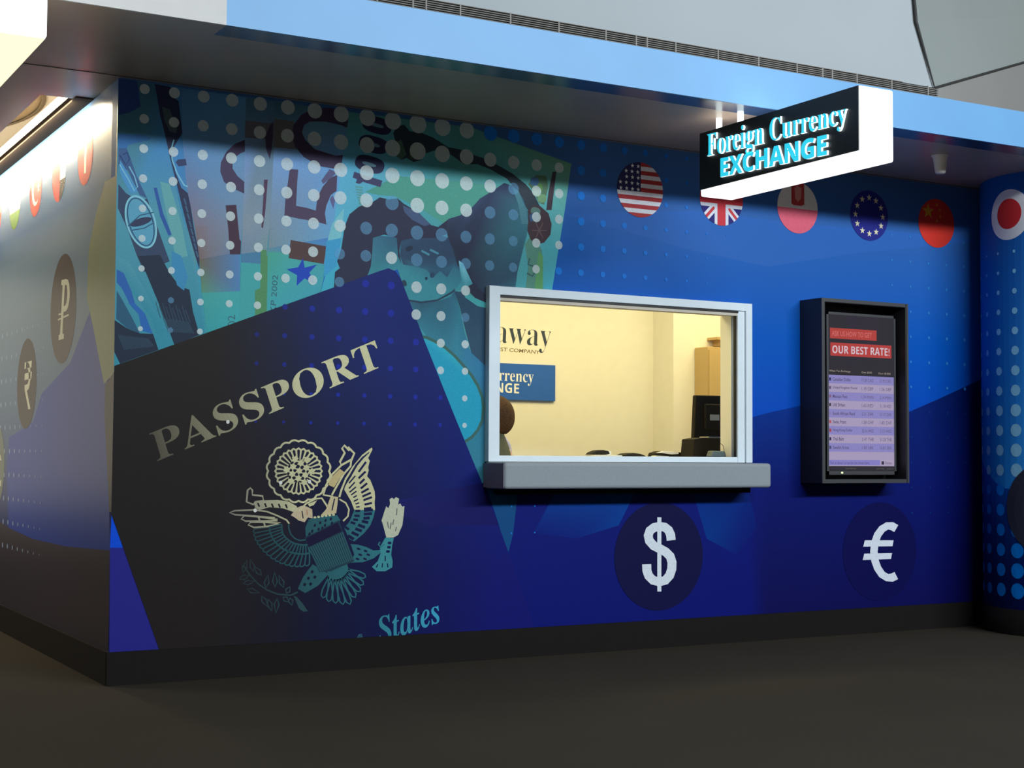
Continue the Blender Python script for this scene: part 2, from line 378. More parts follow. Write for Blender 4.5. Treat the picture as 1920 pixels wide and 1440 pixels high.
# ------------------------------------------------------------------ office behind the window
MB().box(0.14, 4.912, 2.5, 2.6, 0, 2.9).build('wall_back', M_OFFICE, kind='structure')
MB().box(4.912, 6.4, 2.23, 2.6, 0, 2.9).build('wall_pier', M_OFFICE, kind='structure')
MB().box(6.3, 6.4, 0.13, 2.23, 0, 2.9).build('wall_side', M_OFFICE, kind='structure')
MB().box(0.131, 6.4, 0.131, 2.6, 2.88, 2.90).build('ceiling_office', M_OFFICE, kind='structure')
desk = thing('desk', 'pale office desk behind the service window', 'desk', (3.4, 0.6, 0))
M_DESK = mat('pale_desk', (0.62, 0.58, 0.5), 0.5)
MB().box(1.2, 5.6, 0.145, 0.98, 1.075, 1.108).build('desk_top', M_DESK, desk, bevel=0.004)
for x in (1.25, 3.4, 5.5): MB().box(x, x+0.05, 0.2, 0.95, 0, 1.075).build('leg', M_DESK, desk)

# lettering on the office wall
BW = Art(lambda px, py: on_y(px, py, 2.5), (0, -1, 0))
M_SIGNPRINT = print_mat('sign_lettering', 0.5)
letter(BW, '𝐚𝐰𝐚𝐲', [(930, 612.5), (1034, 621), (1032, 663.5), (928, 654)], (58, 66, 80), 2, bold=-0.012)
BW.build('wall_lettering', M_SIGNPRINT, None); tag(bpy.data.objects['wall_lettering'], 'dark serif word away lettered on the cream office wall', 'lettering')
BW = Art(lambda px, py: on_y(px, py, 2.5), (0, -1, 0))
letter(BW, 'TRUST COMPANY', [(916, 649.5), (1012.5, 657), (1011.5, 664), (915, 656.5)], (112, 98, 72), 2, bold=0.012)
BW.build('wall_lettering', M_SIGNPRINT, None); tag(bpy.data.objects['wall_lettering.001'], 'small grey words TRUST COMPANY lettered under the word away', 'lettering')
sg = thing('wall_sign', 'blue Currency Exchange board on the office back wall', 'sign', (3.55, 2.49, 1.53))
a = on_y(1041, 752, 2.48); b_ = on_y(1041, 685, 2.48)
MB().box(2.9, a.x, 2.48, 2.499, a.z, b_.z).build('board', mat('sign_blue', paint((34, 98, 196), 1.0), 0.5), sg)
BW = Art(lambda px, py: on_y(px, py, 2.48), (0, -1, 0))
letter(BW, '𝐂𝐮𝐫𝐫𝐞𝐧𝐜𝐲', [(906, 690), (1001, 695), (1000, 724), (905, 718)], (235, 240, 225), 2, bold=-0.008)
letter(BW, '𝗘𝗫𝗖𝗛𝗔𝗡𝗚𝗘', [(852, 713), (973.5, 719.5), (973, 738), (852, 731)], (235, 240, 225), 2)
BW.build('lettering', M_SIGNPRINT, sg, label='white lettering')

M_DARK = mat('dark_office_plastic', (0.022, 0.019, 0.014), 0.7, spec=0.1)
cab = thing('cabinet', 'tall tan cabinet standing behind the black monitor', 'cabinet', (5.45, 2.14, 0))
M_TAN = mat('tan_laminate', (0.52, 0.36, 0.15), 0.55)
MB().box(5.112, 5.80, 2.06, 2.225, 0, 1.966).build('body', M_TAN, cab, bevel=0.004)
MB().box(5.12, 5.455, 2.045, 2.059, 0.05, 1.94).build('door', M_TAN, cab); MB().box(5.46, 5.79, 2.045, 2.059, 0.05, 1.94).build('door', M_TAN, cab)
sh = MB().box(5.235, 5.75, 2.10, 2.229, 2.03, 2.05).box(5.29, 5.31, 2.13, 2.229, 1.985, 2.03).box(5.66, 5.68, 2.13, 2.229, 1.985, 2.03)
tag(sh.build('wall_shelf', M_TAN), 'small tan shelf high on the office wall above the cabinet', 'shelf')

mon = thing('monitor', 'black computer monitor seen from behind at the window corner', 'monitor', (4.08, 0.70, 1.108))
MB().prism([(3.945, 1.20), (4.41, 1.20), (4.41, 1.52), (3.962, 1.515)], 0.66, 0.70).build('back_shell', M_DARK, mon, bevel=0.008)
MB().box(4.02, 4.34, 0.635, 0.66, 1.29, 1.46).build('rear_bulge', M_DARK, mon, bevel=0.012)
MB().box(4.14, 4.22, 0.66, 0.69, 1.12, 1.30).build('stand', M_DARK, mon, bevel=0.006)
MB().box(4.055, 4.13, 0.632, 0.636, 1.352, 1.39).build('sticker', mat('sticker_paper', (0.55, 0.52, 0.42), 0.6), mon, label='pale sticker')
MB().box(4.05, 4.31, 0.60, 0.74, 1.1085, 1.12).build('foot', M_DARK, mon, bevel=0.004)
pr = thing('receipt_printer', 'low black printer box in front of the monitor', 'printer', (4.0, 0.50, 1.108))
MB().prism([(3.758, 1.1085), (4.20, 1.1085), (4.20, 1.235), (3.84, 1.235), (3.77, 1.225)], 0.42, 0.555).build('body', M_DARK, pr, bevel=0.006)
MB().box(3.90, 4.06, 0.44, 0.54, 1.236, 1.242).build('paper_slot', mat('paper_white', (0.7, 0.66, 0.55), 0.6), pr, label='white paper edge')
ct = thing('card_terminal', 'small grey card terminal at the lower right corner of the window', 'card terminal', (3.69, 0.10, 1.112))
M_GREYT = mat('slate_plastic', (0.10, 0.13, 0.13), 0.45)
MB().prism([(3.628, 1.113), (3.748, 1.113), (3.735, 1.148), (3.645, 1.150)], 0.06, 0.115).build('body', M_GREYT, ct, bevel=0.006)
wire = [(3.735, 0.10, 1.12), (3.752, 0.10, 1.135), (3.757, 0.10, 1.16), (3.747, 0.10, 1.185), (3.728, 0.10, 1.195)]
MB().tube(wire, 0.0016, 8).build('cable', M_DARK, ct)
M_PAPER = mat('paper', (0.80, 0.76, 0.66), 0.6)
M_SILV = mat('silver_plastic', (0.55, 0.55, 0.52), 0.4)
# handset telephones and clutter along the desk
ph = thing('desk_phone', 'dark desk phone with silver base, leftmost item along the desk', 'phone', (3.19, 0.6, 1.108))
MB().prism([(3.085, 1.109), (3.30, 1.109), (3.30, 1.120), (3.09, 1.118)], 0.53, 0.68).build('base', M_SILV, ph, bevel=0.003, label='silver base')
MB().prism([(3.085, 1.122), (3.105, 1.137), (3.14, 1.149), (3.18, 1.152), (3.22, 1.146), (3.23, 1.128), (3.20, 1.122)], 0.56, 0.63).build('handset', M_DARK, ph, bevel=0.006, label='black handset')
MB().prism([(3.21, 1.121), (3.29, 1.121), (3.29, 1.142), (3.26, 1.150), (3.215, 1.150)], 0.64, 0.67).build('paper_note', M_PAPER, ph)
mo = MB().prism([(3.335, 1.1085), (3.335, 1.120), (3.365, 1.131), (3.41, 1.135), (3.46, 1.130), (3.495, 1.118), (3.505, 1.1085)], 0.56, 0.66).build('handset', M_DARK, None, bevel=0.008)
tag(mo, 'black rounded handset lying flat on the desk, second item from the left', 'handset')
cl = thing('paper_pile', 'dark folder with crumpled papers beside the black printer box', 'papers', (3.65, 0.62, 1.108))
MB().prism([(3.575, 1.109), (3.79, 1.109), (3.795, 1.140), (3.72, 1.145), (3.63, 1.148), (3.585, 1.136)], 0.575, 0.66).build('folder', M_DARK, cl, bevel=0.006)
MB().prism([(3.58, 1.136), (3.63, 1.1485), (3.71, 1.144), (3.75, 1.140), (3.75, 1.131), (3.70, 1.127), (3.64, 1.134)], 0.558, 0.574).build('papers', M_PAPER, cl, bevel=0.003)
MB().prism([(3.52, 1.109), (3.63, 1.109), (3.63, 1.116), (3.54, 1.119)], 0.50, 0.555).build('loose_slip', M_SILV, cl)

# ------------------------------------------------------------------ seated clerk (mostly hidden by the window frame)
def skin_obj(name, verts, edges, radii, m, parent, root=0, sub=2, label=None):
    off = root_loc(parent); me = bpy.data.meshes.new(name)
    me.from_pydata([tuple(Vector(v)-off) for v in verts], edges, []); o = bpy.data.objects.new(name, me); COL.objects.link(o); o.parent = parent
    bm = bmesh.new(); bm.from_mesh(me); ly = bm.verts.layers.skin.verify(); bm.verts.ensure_lookup_table()
    for i, r in enumerate(radii):
        bm.verts[i][ly].radius = (r, r) if not isinstance(r, tuple) else r; bm.verts[i][ly].use_root = (i == root)
    bm.to_mesh(me); bm.free()
    sk = o.modifiers.new('skin', 'SKIN'); sk.use_smooth_shade = True
    ss = o.modifiers.new('sub', 'SUBSURF'); ss.levels = sub; ss.render_levels = sub
    me.materials.append(m)
    if label: o['label'] = label
    return o
M_SKIN = mat('skin', (0.50, 0.30, 0.20), 0.5); M_HAIR = mat('brown_hair', (0.040, 0.018, 0.008), 0.75, spec=0.15, noise=(90, 0.4))
M_SWEATER = mat('olive_grey_knit', (0.055, 0.056, 0.034), 0.85, noise=(120, 0.3)); M_TROUS = mat('dark_trousers', (0.03, 0.03, 0.04), 0.8); M_LAV = mat('lavender_fabric', (0.42, 0.38, 0.50), 0.8)
PX, PY = 2.735, 1.15
pe = thing('person', 'clerk with short brown hair and an olive top seated behind the window frame', 'person', (PX, PY, 0))
def P(x, y, z): return (PX+x, PY+y, z)
# body: pelvis, spine, neck, head, arms to the wrists
bv = [P(0, 0, 0.66), P(0, 0, 0.80), P(0, -0.01, 0.98), P(0, 0, 1.16), P(0, 0, 1.235), P(0, -0.005, 1.30), P(0, -0.015, 1.38), P(0, -0.005, 1.43),
      P(-0.15, 0, 1.13), P(-0.20, -0.04, 0.98), P(-0.21, -0.10, 0.87), P(-0.15, -0.28, 0.92),
      P(0.055, 0, 1.09), P(0.10, -0.04, 0.96), P(0.15, -0.10, 0.87), P(0.12, -0.28, 0.92)]
be = [(0, 1), (1, 2), (2, 3), (3, 4), (4, 5), (5, 6), (6, 7), (3, 8), (8, 9), (9, 10), (10, 11), (3, 12), (12, 13), (13, 14), (14, 15)]
br = [.14, .135, .14, .10, .052, .058, .082, .07, .058, .048, .042, .026, .058, .048, .042, .026]
skin_obj('body', bv, be, br, M_SKIN, pe)
tv = [P(0, 0, 0.64), P(0, 0, 0.80), P(0, -0.01, 0.98), P(0, 0, 1.13), P(0, 0, 1.285),
      P(-0.14, 0, 1.125), P(-0.19, -0.04, 0.98), P(-0.205, -0.10, 0.87), P(-0.17, -0.22, 0.905), P(0.05, 0, 1.09), P(0.095, -0.04, 0.96), P(0.14, -0.10, 0.87), P(0.13, -0.22, 0.905)]
te = [(0, 1), (1, 2), (2, 3), (3, 4), (3, 5), (5, 6), (6, 7), (7, 8), (3, 9), (9, 10), (10, 11), (11, 12)]
skin_obj('sweater', tv, te, [.155, .15, .145, .088, .064, .062, .056, .052, .042, .062, .056, .052, .042], M_SWEATER, pe)
lv = [P(0, 0, 0.66), P(-0.09, -0.02, 0.62), P(-0.11, -0.40, 0.62), P(-0.11, -0.42, 0.12), P(0.09, -0.02, 0.62), P(0.11, -0.40, 0.62), P(0.11, -0.42, 0.12)]
skin_obj('trousers', lv, [(0, 1), (1, 2), (2, 3), (0, 4), (4, 5), (5, 6)], [.13, .095, .07, .05, .095, .07, .05], M_TROUS, pe)
for s in (-1, 1):
    MB().ball(P(s*0.11, -0.48, 0.055), 0.045, 0.12, 0.05).build('shoe', M_BLACK, pe)
    hx, hy, hz = PX+s*0.135, PY-0.30, 0.925
    hv = [(hx, hy+0.02, hz), (hx-s*0.008, hy-0.06, hz+0.005)]; he = [(0, 1)]; hr = [(0.024, 0.016), (0.034, 0.014)]
    skin_obj('hand', hv+[(hx-s*0.01, hy-0.085, hz+0.004)], he+[(1, 2)], hr+[(0.036, 0.012)], M_SKIN, pe, sub=2)
    for k, L in enumerate((0.066, 0.078, 0.072, 0.056)):
        fx = hx-s*0.01+(k-1.5)*0.019; y0 = hy-0.075
        skin_obj('finger', [(fx, y0, hz+0.004), (fx, y0-L*0.45, hz+0.010), (fx, y0-L*0.78, hz+0.002), (fx, y0-L, hz-0.010)], [(0, 1), (1, 2), (2, 3)], [.0085, .008, .0072, .006], M_SKIN, pe, sub=1)
    skin_obj('thumb', [(hx-s*0.022, hy-0.012, hz), (hx-s*0.044, hy-0.035, hz), (hx-s*0.050, hy-0.062, hz-0.002)], [(0, 1), (1, 2)], [.011, .0095, .0075], M_SKIN, pe, sub=1)
# the face is turned to the left, away from the window opening
hd = Vector(P(0, 0.0, 1.385))
for t_ in (-1, 1):
    MB().ball((hd.x-0.082, hd.y+t_*0.032, hd.z+0.01), 0.010, 0.013, 0.009, 12, 8).build('eye', mat('eye_white', (0.8, 0.8, 0.78), 0.3), pe)
    MB().ball((hd.x, hd.y+t_*0.086, hd.z-0.01), 0.022, 0.012, 0.033, 12, 8).build('ear', M_SKIN, pe)
MB().ball((hd.x-0.098, hd.y, hd.z-0.02), 0.018, 0.014, 0.024, 12, 8).build('nose', M_SKIN, pe)
MB().ball((hd.x-0.080, hd.y, hd.z-0.062), 0.010, 0.026, 0.008, 12, 8).build('mouth', mat('lips', (0.42, 0.15, 0.13), 0.5), pe)
hb = MB()
n, hgt = 28, 16
vs = []; fs = []
for i in range(hgt+1):
    t = i/hgt; ang = t*math.pi*0.84
    for k in range(n):
        a = 2*math.pi*k/n
        front = max(0, -math.cos(a))                                 # the face side is cut back
        tt = ang*(1-0.52*front**1.5)
        R = math.sin(tt); w = 1+0.05*math.sin(9*a)*t
        flare = 1+0.30*max(0, t-0.62)
        vs.append((hd.x+0.012+R*0.118*w*flare*math.cos(a), hd.y+R*0.112*w*math.sin(a), hd.z-0.018+0.132*math.cos(tt)))
for i in range(hgt):
    for k in range(n): fs.append((i*n+k, i*n+(k+1) % n, (i+1)*n+(k+1) % n, (i+1)*n+k))
hb.add(vs, fs, True)
ho = hb.build('hair', M_HAIR, pe, label='short brown bob')
sd = ho.modifiers.new('thick', 'SOLIDIFY'); sd.thickness = 0.018; sd.offset = -1
ch = thing('office_chair', 'lavender grey chair back beside the seated clerk', 'chair', (PX, PY+0.2, 0))
MB().prism([(PX-0.20, 0.72), (PX+0.275, 0.72), (PX+0.285, 1.08), (PX+0.262, 1.19), (PX+0.222, 1.245), (PX-0.12, 1.245), (PX-0.19, 1.15)], PY+0.24, PY+0.29).build('backrest', M_LAV, ch, bevel=0.015)
MB().box(PX-0.22, PX+0.22, PY-0.22, PY+0.24, 0.44, 0.50).build('seat', M_LAV, ch, bevel=0.02)
MB().tube([(PX, PY, 0.08), (PX, PY, 0.44)], 0.03, 14).build('gas_lift', M_BLACK, ch)
MB().tube([(PX, PY+0.19, 0.46), (PX, PY+0.265, 0.50), (PX, PY+0.265, 0.80)], 0.018, 8).build('back_support', M_BLACK, ch)
for k in range(5):
    a = 2*math.pi*k/5+0.3
    MB().tube([(PX, PY, 0.09), (PX+0.28*math.cos(a), PY+0.28*math.sin(a), 0.06)], 0.02, 8).ball((PX+0.28*math.cos(a), PY+0.28*math.sin(a), 0.03), 0.03, 0.03, 0.03, 10, 8).build('leg', M_BLACK, ch)

# ------------------------------------------------------------------ rate display
dx0, dx1, dz0, dz1 = 4.273, 4.991, 0.956, 2.093
disp = thing('rate_display', 'black boxed exchange rate screen mounted on the blue wall right of the window', 'screen', (4.63, -0.1, dz0))
t = 0.024
hs = MB().box(dx0, dx0+t, -0.2, -0.001, dz0, dz1).box(dx1-t, dx1, -0.2, -0.001, dz0, dz1).box(dx0+t, dx1-t, -0.2, -0.001, dz1-t, dz1).box(dx0+t, dx1-t, -0.2, -0.001, dz0, dz0+t).box(dx0+t, dx1-t, -0.02, -0.001, dz0+t, dz1-t)
hs.build('housing', M_HOUSING, disp)
rm = MB()
for q in ((dx0, dx0+t, dz0, dz1), (dx1-t*0.7, dx1, dz0, dz1), (dx0+t, dx1-t, dz1-t*0.9, dz1), (dx0+t, dx1-t, dz0, dz0+t)): rm.box(q[0], q[1], -0.2035, -0.2, q[2], q[3])
rm.build('front_rim', M_RIM, disp, label='charcoal front rim')
TY = -0.13
a = on_y(1549, 584, TY); b_ = on_y(1680, 890, TY)
bz = on_y(1612, 892, TY).z
tvx0, tvx1 = a.x, on_y(1679, 700, TY).x; tvz0, tvz1 = on_y(1549, 890, TY).z, a.z
MB().box(tvx0, tvx1, TY, -0.02, tvz0, tvz1).build('television', M_BLACK, disp, bevel=0.003)
bzl = MB(); e = 0.016
for q in ((tvx0, tvx0+e, tvz0, tvz1), (tvx1-e, tvx1, tvz0, tvz1), (tvx0, tvx1, tvz1-e, tvz1), (tvx0, tvx1, tvz0, tvz0+0.022)): bzl.box(q[0], q[1], TY-0.003, TY, q[2], q[3])
bzl.build('bezel', M_RIM, disp)
M_LCD = print_mat('lit_screen', 0.2, emit=0.80)
sc = Art(lambda u, v: Vector((tvx0+e+(tvx1-tvx0-2*e)*u, TY-0.0005, tvz1-e-(tvz1-tvz0-2*e)*v)), (0, -1, 0))
def lp(rgb): return rgb
sc.poly(rect(0, 1, 0, 1), (36, 32, 40), 0)
sc.poly(rect(0.28, 0.80, 0.0, 0.32), [(38, 30, 46), (38, 32, 44), (36, 32, 40), (36, 30, 42)], 1)
sc.poly(rect(0.025, 0.735, 0.085, 0.152), (170, 58, 52), 2); sc.poly(rect(0.03, 0.965, 0.178, 0.262), (172, 55, 52), 2)
def sq(u0, u1, v0, v1): return [(u0, v0), (u1, v0), (u1, v1), (u0, v1)]
letter(sc, 'ASK US HOW TO GET', sq(0.055, 0.66, 0.103, 0.135), (205, 110, 110), 3)
letter(sc, '𝗢𝗨𝗥 𝗕𝗘𝗦𝗧 𝗥𝗔𝗧𝗘!', sq(0.06, 0.935, 0.196, 0.246), (205, 185, 195), 3)
letter(sc, 'When You Exchange', sq(0.01, 0.33, 0.352, 0.368), (160, 150, 140), 3)
letter(sc, 'Over $500', sq(0.50, 0.66, 0.354, 0.368), (160, 150, 140), 3); letter(sc, 'Over $1000', sq(0.76, 0.95, 0.356, 0.370), (160, 150, 140), 3)
names = ['Canadian Dollar', 'United Kingdom Pound', 'Mexican Peso', 'UAE Dirham', 'South African Rand', 'Swiss Franc', 'Hong Kong Dollar', 'Thai Baht', 'Swedish Krona']
v0 = 0.384; dv = (0.925-v0)/10
chips = [(40, 40, 90), (90, 80, 110), (120, 90, 120), (50, 50, 60), (130, 120, 170), (170, 80, 90), (150, 60, 70), (40, 40, 70), (70, 70, 110)]
for i in range(10):
    c = (132, 126, 186) if i % 2 == 0 else (160, 148, 180)
    sc.poly(rect(0, 1, v0+i*dv, v0+(i+1)*dv), c, 1)
    if i < 9:
        vm = v0+(i+0.5)*dv
        sc.poly(rect(0.008, 0.038, vm-0.010, vm+0.010), chips[i], 2)
        letter(sc, names[i], sq(0.062, 0.062+0.0185*len(names[i]), vm-0.011, vm+0.011), (74, 64, 96), 2, bold=0.01)
        letter(sc, '%d.%02d %s' % (random.choice((1, 2, 17, 52)), random.randint(10, 99), ('CAD', 'GBP', 'MXN', 'AED', 'ZAR', 'CHF', 'HKD', 'THB', 'SEK')[i]), sq(0.50, 0.68, vm-0.010, vm+0.010), (84, 72, 104), 2)
        letter(sc, '%d.%02d %s' % (random.choice((1, 2, 16, 51)), random.randint(10, 99), ('CAD', 'GBP', 'MXN', 'AED', 'ZAR', 'CHF', 'HKD', 'THB', 'SEK')[i]), sq(0.78, 0.96, vm-0.010, vm+0.010), (88, 76, 108), 2)
sc.poly(rect(0, 1, 0.922, 0.962), (165, 152, 182), 1); sc.poly(rect(0, 0.78, 0.922, 0.956), (128, 122, 190), 2)
letter(sc, 'Ask us about currencies not shown here', sq(0.02, 0.61, 0.931, 0.950), (74, 66, 110), 3); letter(sc, 'Rates', sq(0.86, 0.96, 0.932, 0.950), (90, 80, 110), 3)
sc.poly(rect(0.80, 0.84, 0.930, 0.952), (50, 45, 70), 3)
letter(sc, 'currency', sq(0.25, 0.41, 0.974, 0.985), (90, 86, 84), 3); letter(sc, '4:07 PM   10/2/17', sq(0.72, 0.99, 0.974, 0.985), (84, 80, 78), 3)
sc.build('lit_picture', M_LCD, disp, label='red and lavender rate table')
lx = tvx0+(tvx1-tvx0)*0.21
MB().ball((lx, TY-0.004, tvz0+0.012), 0.009, 0.003, 0.006, 10, 6).build('power_light', mat('green_led', (0.2, 0.3, 0.1), 0.4, emit=(0.75, 1.0, 0.45), strength=1.6), disp)

# ------------------------------------------------------------------ hanging lit signs
M_LIT = mat('lit_white_acrylic', (0.8, 0.8, 0.8), 0.4, emit=(1.0, 0.99, 0.97), strength=1.25)
M_LITWARM = mat('lit_warm_acrylic', (0.8, 0.78, 0.7), 0.4, emit=(1.0, 0.92, 0.62), strength=1.15)
M_FACE = mat('charcoal_sign_face', (0.018, 0.018, 0.019), 0.4)
M_CYAN = mat('cyan_letter_face', (0.1, 0.6, 0.7), 0.4, emit=(0.02, 0.58, 0.80), strength=1.0)
M_LETW = mat('white_letter_side', (0.8, 0.8, 0.8), 0.4, emit=(0.85, 1.0, 1.0), strength=1.6)
SX, SY0, SY1, SZ0, SZ1 = 2.93, -2.0, -0.765, 2.507, 2.852
sign = thing('hanging_sign', 'lit white box sign with black face reading Foreign Currency Exchange', 'sign', (SX+0.1, -1.38, SZ0))
MB().box(SX, SX+0.215, SY0, SY1, SZ0, SZ1).build('light_box', M_LIT, sign, bevel=0.012, label='glowing white box')
MB().box(SX-0.006, SX-0.0005, SY0+0.004, SY1-0.004, SZ0+0.036, SZ1-0.003).build('face_panel', M_FACE, sign, label='black face panel')
for yy in (-0.985, -0.80):
    MB().tube([(SX+0.10, yy, SZ1-0.002), (SX+0.10, yy, H)], 0.017, 16).build('hanging_rod', M_LETW, sign, label='white hanging rod')  # rods share the glowing letter material, though they are no lamps
def raised(body, quad_px, name, bold=0.0, depth=0.012):
    uv, fs = glyphs(body, bold, 3); q = [on_x(px, py, SX-0.006) for px, py in quad_px]
    pts = [bil(q, u, v) for u, v in uv]; off = root_loc(sign)
    me = bpy.data.meshes.new(name); bm = bmesh.new()
    bv_ = [bm.verts.new(p-off) for p in pts]
    for f in fs:
        try: bm.faces.new([bv_[i] for i in f])
        except ValueError: pass
    bmesh.ops.remove_doubles(bm, verts=bm.verts, dist=1e-5)
    ex = bmesh.ops.extrude_face_region(bm, geom=list(bm.faces))
    for v in ex['geom']:
        if isinstance(v, bmesh.types.BMVert): v.co.x -= depth
    bm.normal_update(); bmesh.ops.recalc_face_normals(bm, faces=bm.faces)
    xm = min(v.co.x for v in bm.verts)
    for f in bm.faces: f.material_index = 0 if all(abs(v.co.x-xm) < 1e-4 for v in f.verts) else 1
    bm.to_mesh(me); bm.free(); me.materials.append(M_CYAN); me.materials.append(M_LETW)
    o = bpy.data.objects.new(name, me); COL.objects.link(o); o.parent = sign; return o
o = raised('𝐅𝐨𝐫𝐞𝐢𝐠𝐧', [(1329, 252), (1434, 225), (1434, 283), (1329, 306)], 'lettering', bold=-0.005); o['label'] = 'glowing word Foreign'
o = raised('𝐂𝐮𝐫𝐫𝐞𝐧𝐜𝐲', [(1446, 223), (1590, 191), (1590, 243), (1446, 278)], 'lettering', bold=-0.005); o['label'] = 'glowing word Currency'
o = raised('𝗘𝗫𝗖𝗛𝗔𝗡𝗚𝗘', [(1354, 297), (1554, 252), (1554, 291), (1354, 333)], 'lettering', bold=0.018); o['label'] = 'glowing word EXCHANGE'

s2 = thing('hanging_sign', 'white lit box sign end at the top left corner, beside the pale fascia', 'sign', (-0.90, -1.4, SZ0))
bx = on_z(88, 70, SZ0)
MB().box(bx.x-0.215, bx.x, bx.y, bx.y+1.18, SZ0, SZ1).build('light_box', M_LIT, s2, bevel=0.006)
MB().box(bx.x-0.208, bx.x-0.004, bx.y+0.006, bx.y+1.174, SZ0-0.004, SZ0+0.001).build('bottom_diffuser', M_LITWARM, s2, label='warm glowing underside')
for yy in (bx.y+1.03, bx.y+1.12): MB().tube([(bx.x-0.1, yy, SZ1-0.002), (bx.x-0.1, yy, H)], 0.017, 16).build('hanging_rod', M_WHITE, s2)
MB().box(bx.x-0.221, bx.x-0.2155, bx.y+0.004, bx.y+1.176, SZ0+0.055, SZ1-0.003).build('face_panel', M_FACE, s2)

# ------------------------------------------------------------------ ceiling fixture, vent
fx = thing('ceiling_fixture', 'small white tapered fixture hanging from the soffit near the column', 'ceiling fixture', (4.775, -0.70, H))
M_FIX = mat('white_fixture', (0.72, 0.68, 0.62), 0.5)
MB().lathe([(0.0, -0.113), (0.022, -0.112), (0.031, -0.104), (0.034, -0.09), (0.042, -0.03), (0.0445, -0.012), (0.046, -0.011), (0.046, -0.008)], (4.775, -0.70, H), 28).build('body', M_FIX, fx)
MB().lathe([(0.0, -0.010), (0.050, -0.009), (0.053, -0.003), (0.053, -0.0005), (0.0, -0.0005)], (4.775, -0.70, H), 28).build('mounting_ring', M_FIX, fx)

vent = thing('air_vent', 'long grey slotted air vent along the top of the blue fascia', 'vent', (2.4, FY+0.02, 3.15))
vx0, vx1, vz0, vz1 = 0.30, 4.336, 3.151, 3.208
MB().box(vx0, vx1, FY+0.010, FY+0.04, vz0, vz1).build('backing', M_VENTBACK, vent)
for k in range(6):
    z = vz0+0.002+k*(vz1-vz0-0.006)/5
    MB().box(vx0, vx1 if k < 5 else 4.06, FY-0.010, FY+0.012, z-0.0014, z+0.0018).build('slat', M_SLAT, vent)
for x in [0.45, 0.62, 0.859, 1.038, 1.105, 1.282, 1.55, 1.819, 2.09, 2.27, 2.335, 2.511, 2.778, 3.043, 3.302, 3.48, 3.548, 3.724, 3.979, 4.254]:
    MB().box(x-0.004, x+0.004, FY-0.0115, FY+0.012, vz0, vz1-0.002).build('divider', M_SLAT, vent)

# ------------------------------------------------------------------ cove details
rp = thing('ceiling_disc', 'round tan panel with a dark rim on the lit ceiling above the light slot', 'ceiling panel', (-1.56, 2.9, 3.39))
MB().lathe([(0.0, -0.006), (1.77, -0.006), (1.77, 0.008)], (-1.56, 2.9, 3.39), 96).build('panel', mat('tan_panel', (0.62, 0.48, 0.30), 0.6), rp)
MB().lathe([(1.765, -0.012), (1.795, -0.012), (1.795, 0.008)], (-1.56, 2.9, 3.39), 96).build('rim', mat('brown_rim', (0.20, 0.15, 0.09), 0.6), rp)

# ================================================================== printed mural on the front wall
NF = (0, -1, 0)
def front(): return Art(lambda px, py: on_y(px, py, 0.0), NF)
def fw(x, z): return Vector((x, 0, z))
def wxz(px, py): p = on_y(px, py, 0.0); return (p.x, p.z)

# big wave shapes of darker blue
g = front()
wave = [(1404, 784), (1440, 774), (1500, 761), (1560, 757), (1640, 762), (1705, 772), (1760, 748), (1838, 712)]
top = [(0, 42, 124), (0, 42, 124), (0, 44, 126), (0, 44, 126), (0, 40, 118), (2, 30, 104), (2, 26, 92), (2, 22, 80)]
low = [on_y(p[0], p[1]) for p in wave]
g.raw(low+[Vector((p.x, 0, 0.95)) for p in low], [paint(c) for c in top]+[paint((6, 20, 98))]*8, 1, [(i, i+1, i+9, i+8) for i in range(7)])
xs = [1.95, 2.6, 3.3, low[0].x]
hi = [Vector((x, 0, 0.95)) for x in xs]+[Vector((p.x, 0, 0.95)) for p in low[1:]]
n = len(hi)
g.raw(hi+[Vector((p.x, 0, 0.1)) for p in hi], [paint((8, 22, 108))]*4+[paint((6, 20, 98))]*(n-4)+[paint((8, 18, 104))]*4+[paint((10, 10, 74))]*(n-4), 1, [(i, i+1, i+1+n, i+n) for i in range(n-1)])
g.poly([(1040, 925), (1190, 925), (1160, 985), (1080, 1010), (1000, 1000)], [(0, 58, 140), (0, 62, 140), (0, 56, 136), (6, 30, 116), (6, 26, 112)], 2)
g.poly([(1300, 925), (1404, 925), (1420, 990), (1380, 1040), (1325, 1010)], [(0, 44, 126), (2, 34, 116), (6, 24, 104), (6, 26, 108), (0, 50, 128)], 2)
# paler band across the top right, and the bright wedge at the lower left
g.poly([(1062, 402), (1300, 395), (1500, 420), (1640, 430), (1836, 450), (1836, 455), (1730, 463), (1600, 475), (1440, 500), (1300, 470)], [(44, 94, 168)]*10, 1)
g.poly([(209, 965), (232, 1028), (206, 1027)], (0, 72, 205), 1)
g.poly([(206, 1027), (300, 1027), (300, 1225), (205, 1226)], (36, 36, 128), 1)
g.build('mural_wave', M_PRINT, wall_front, 'blue wave shapes of the mural')

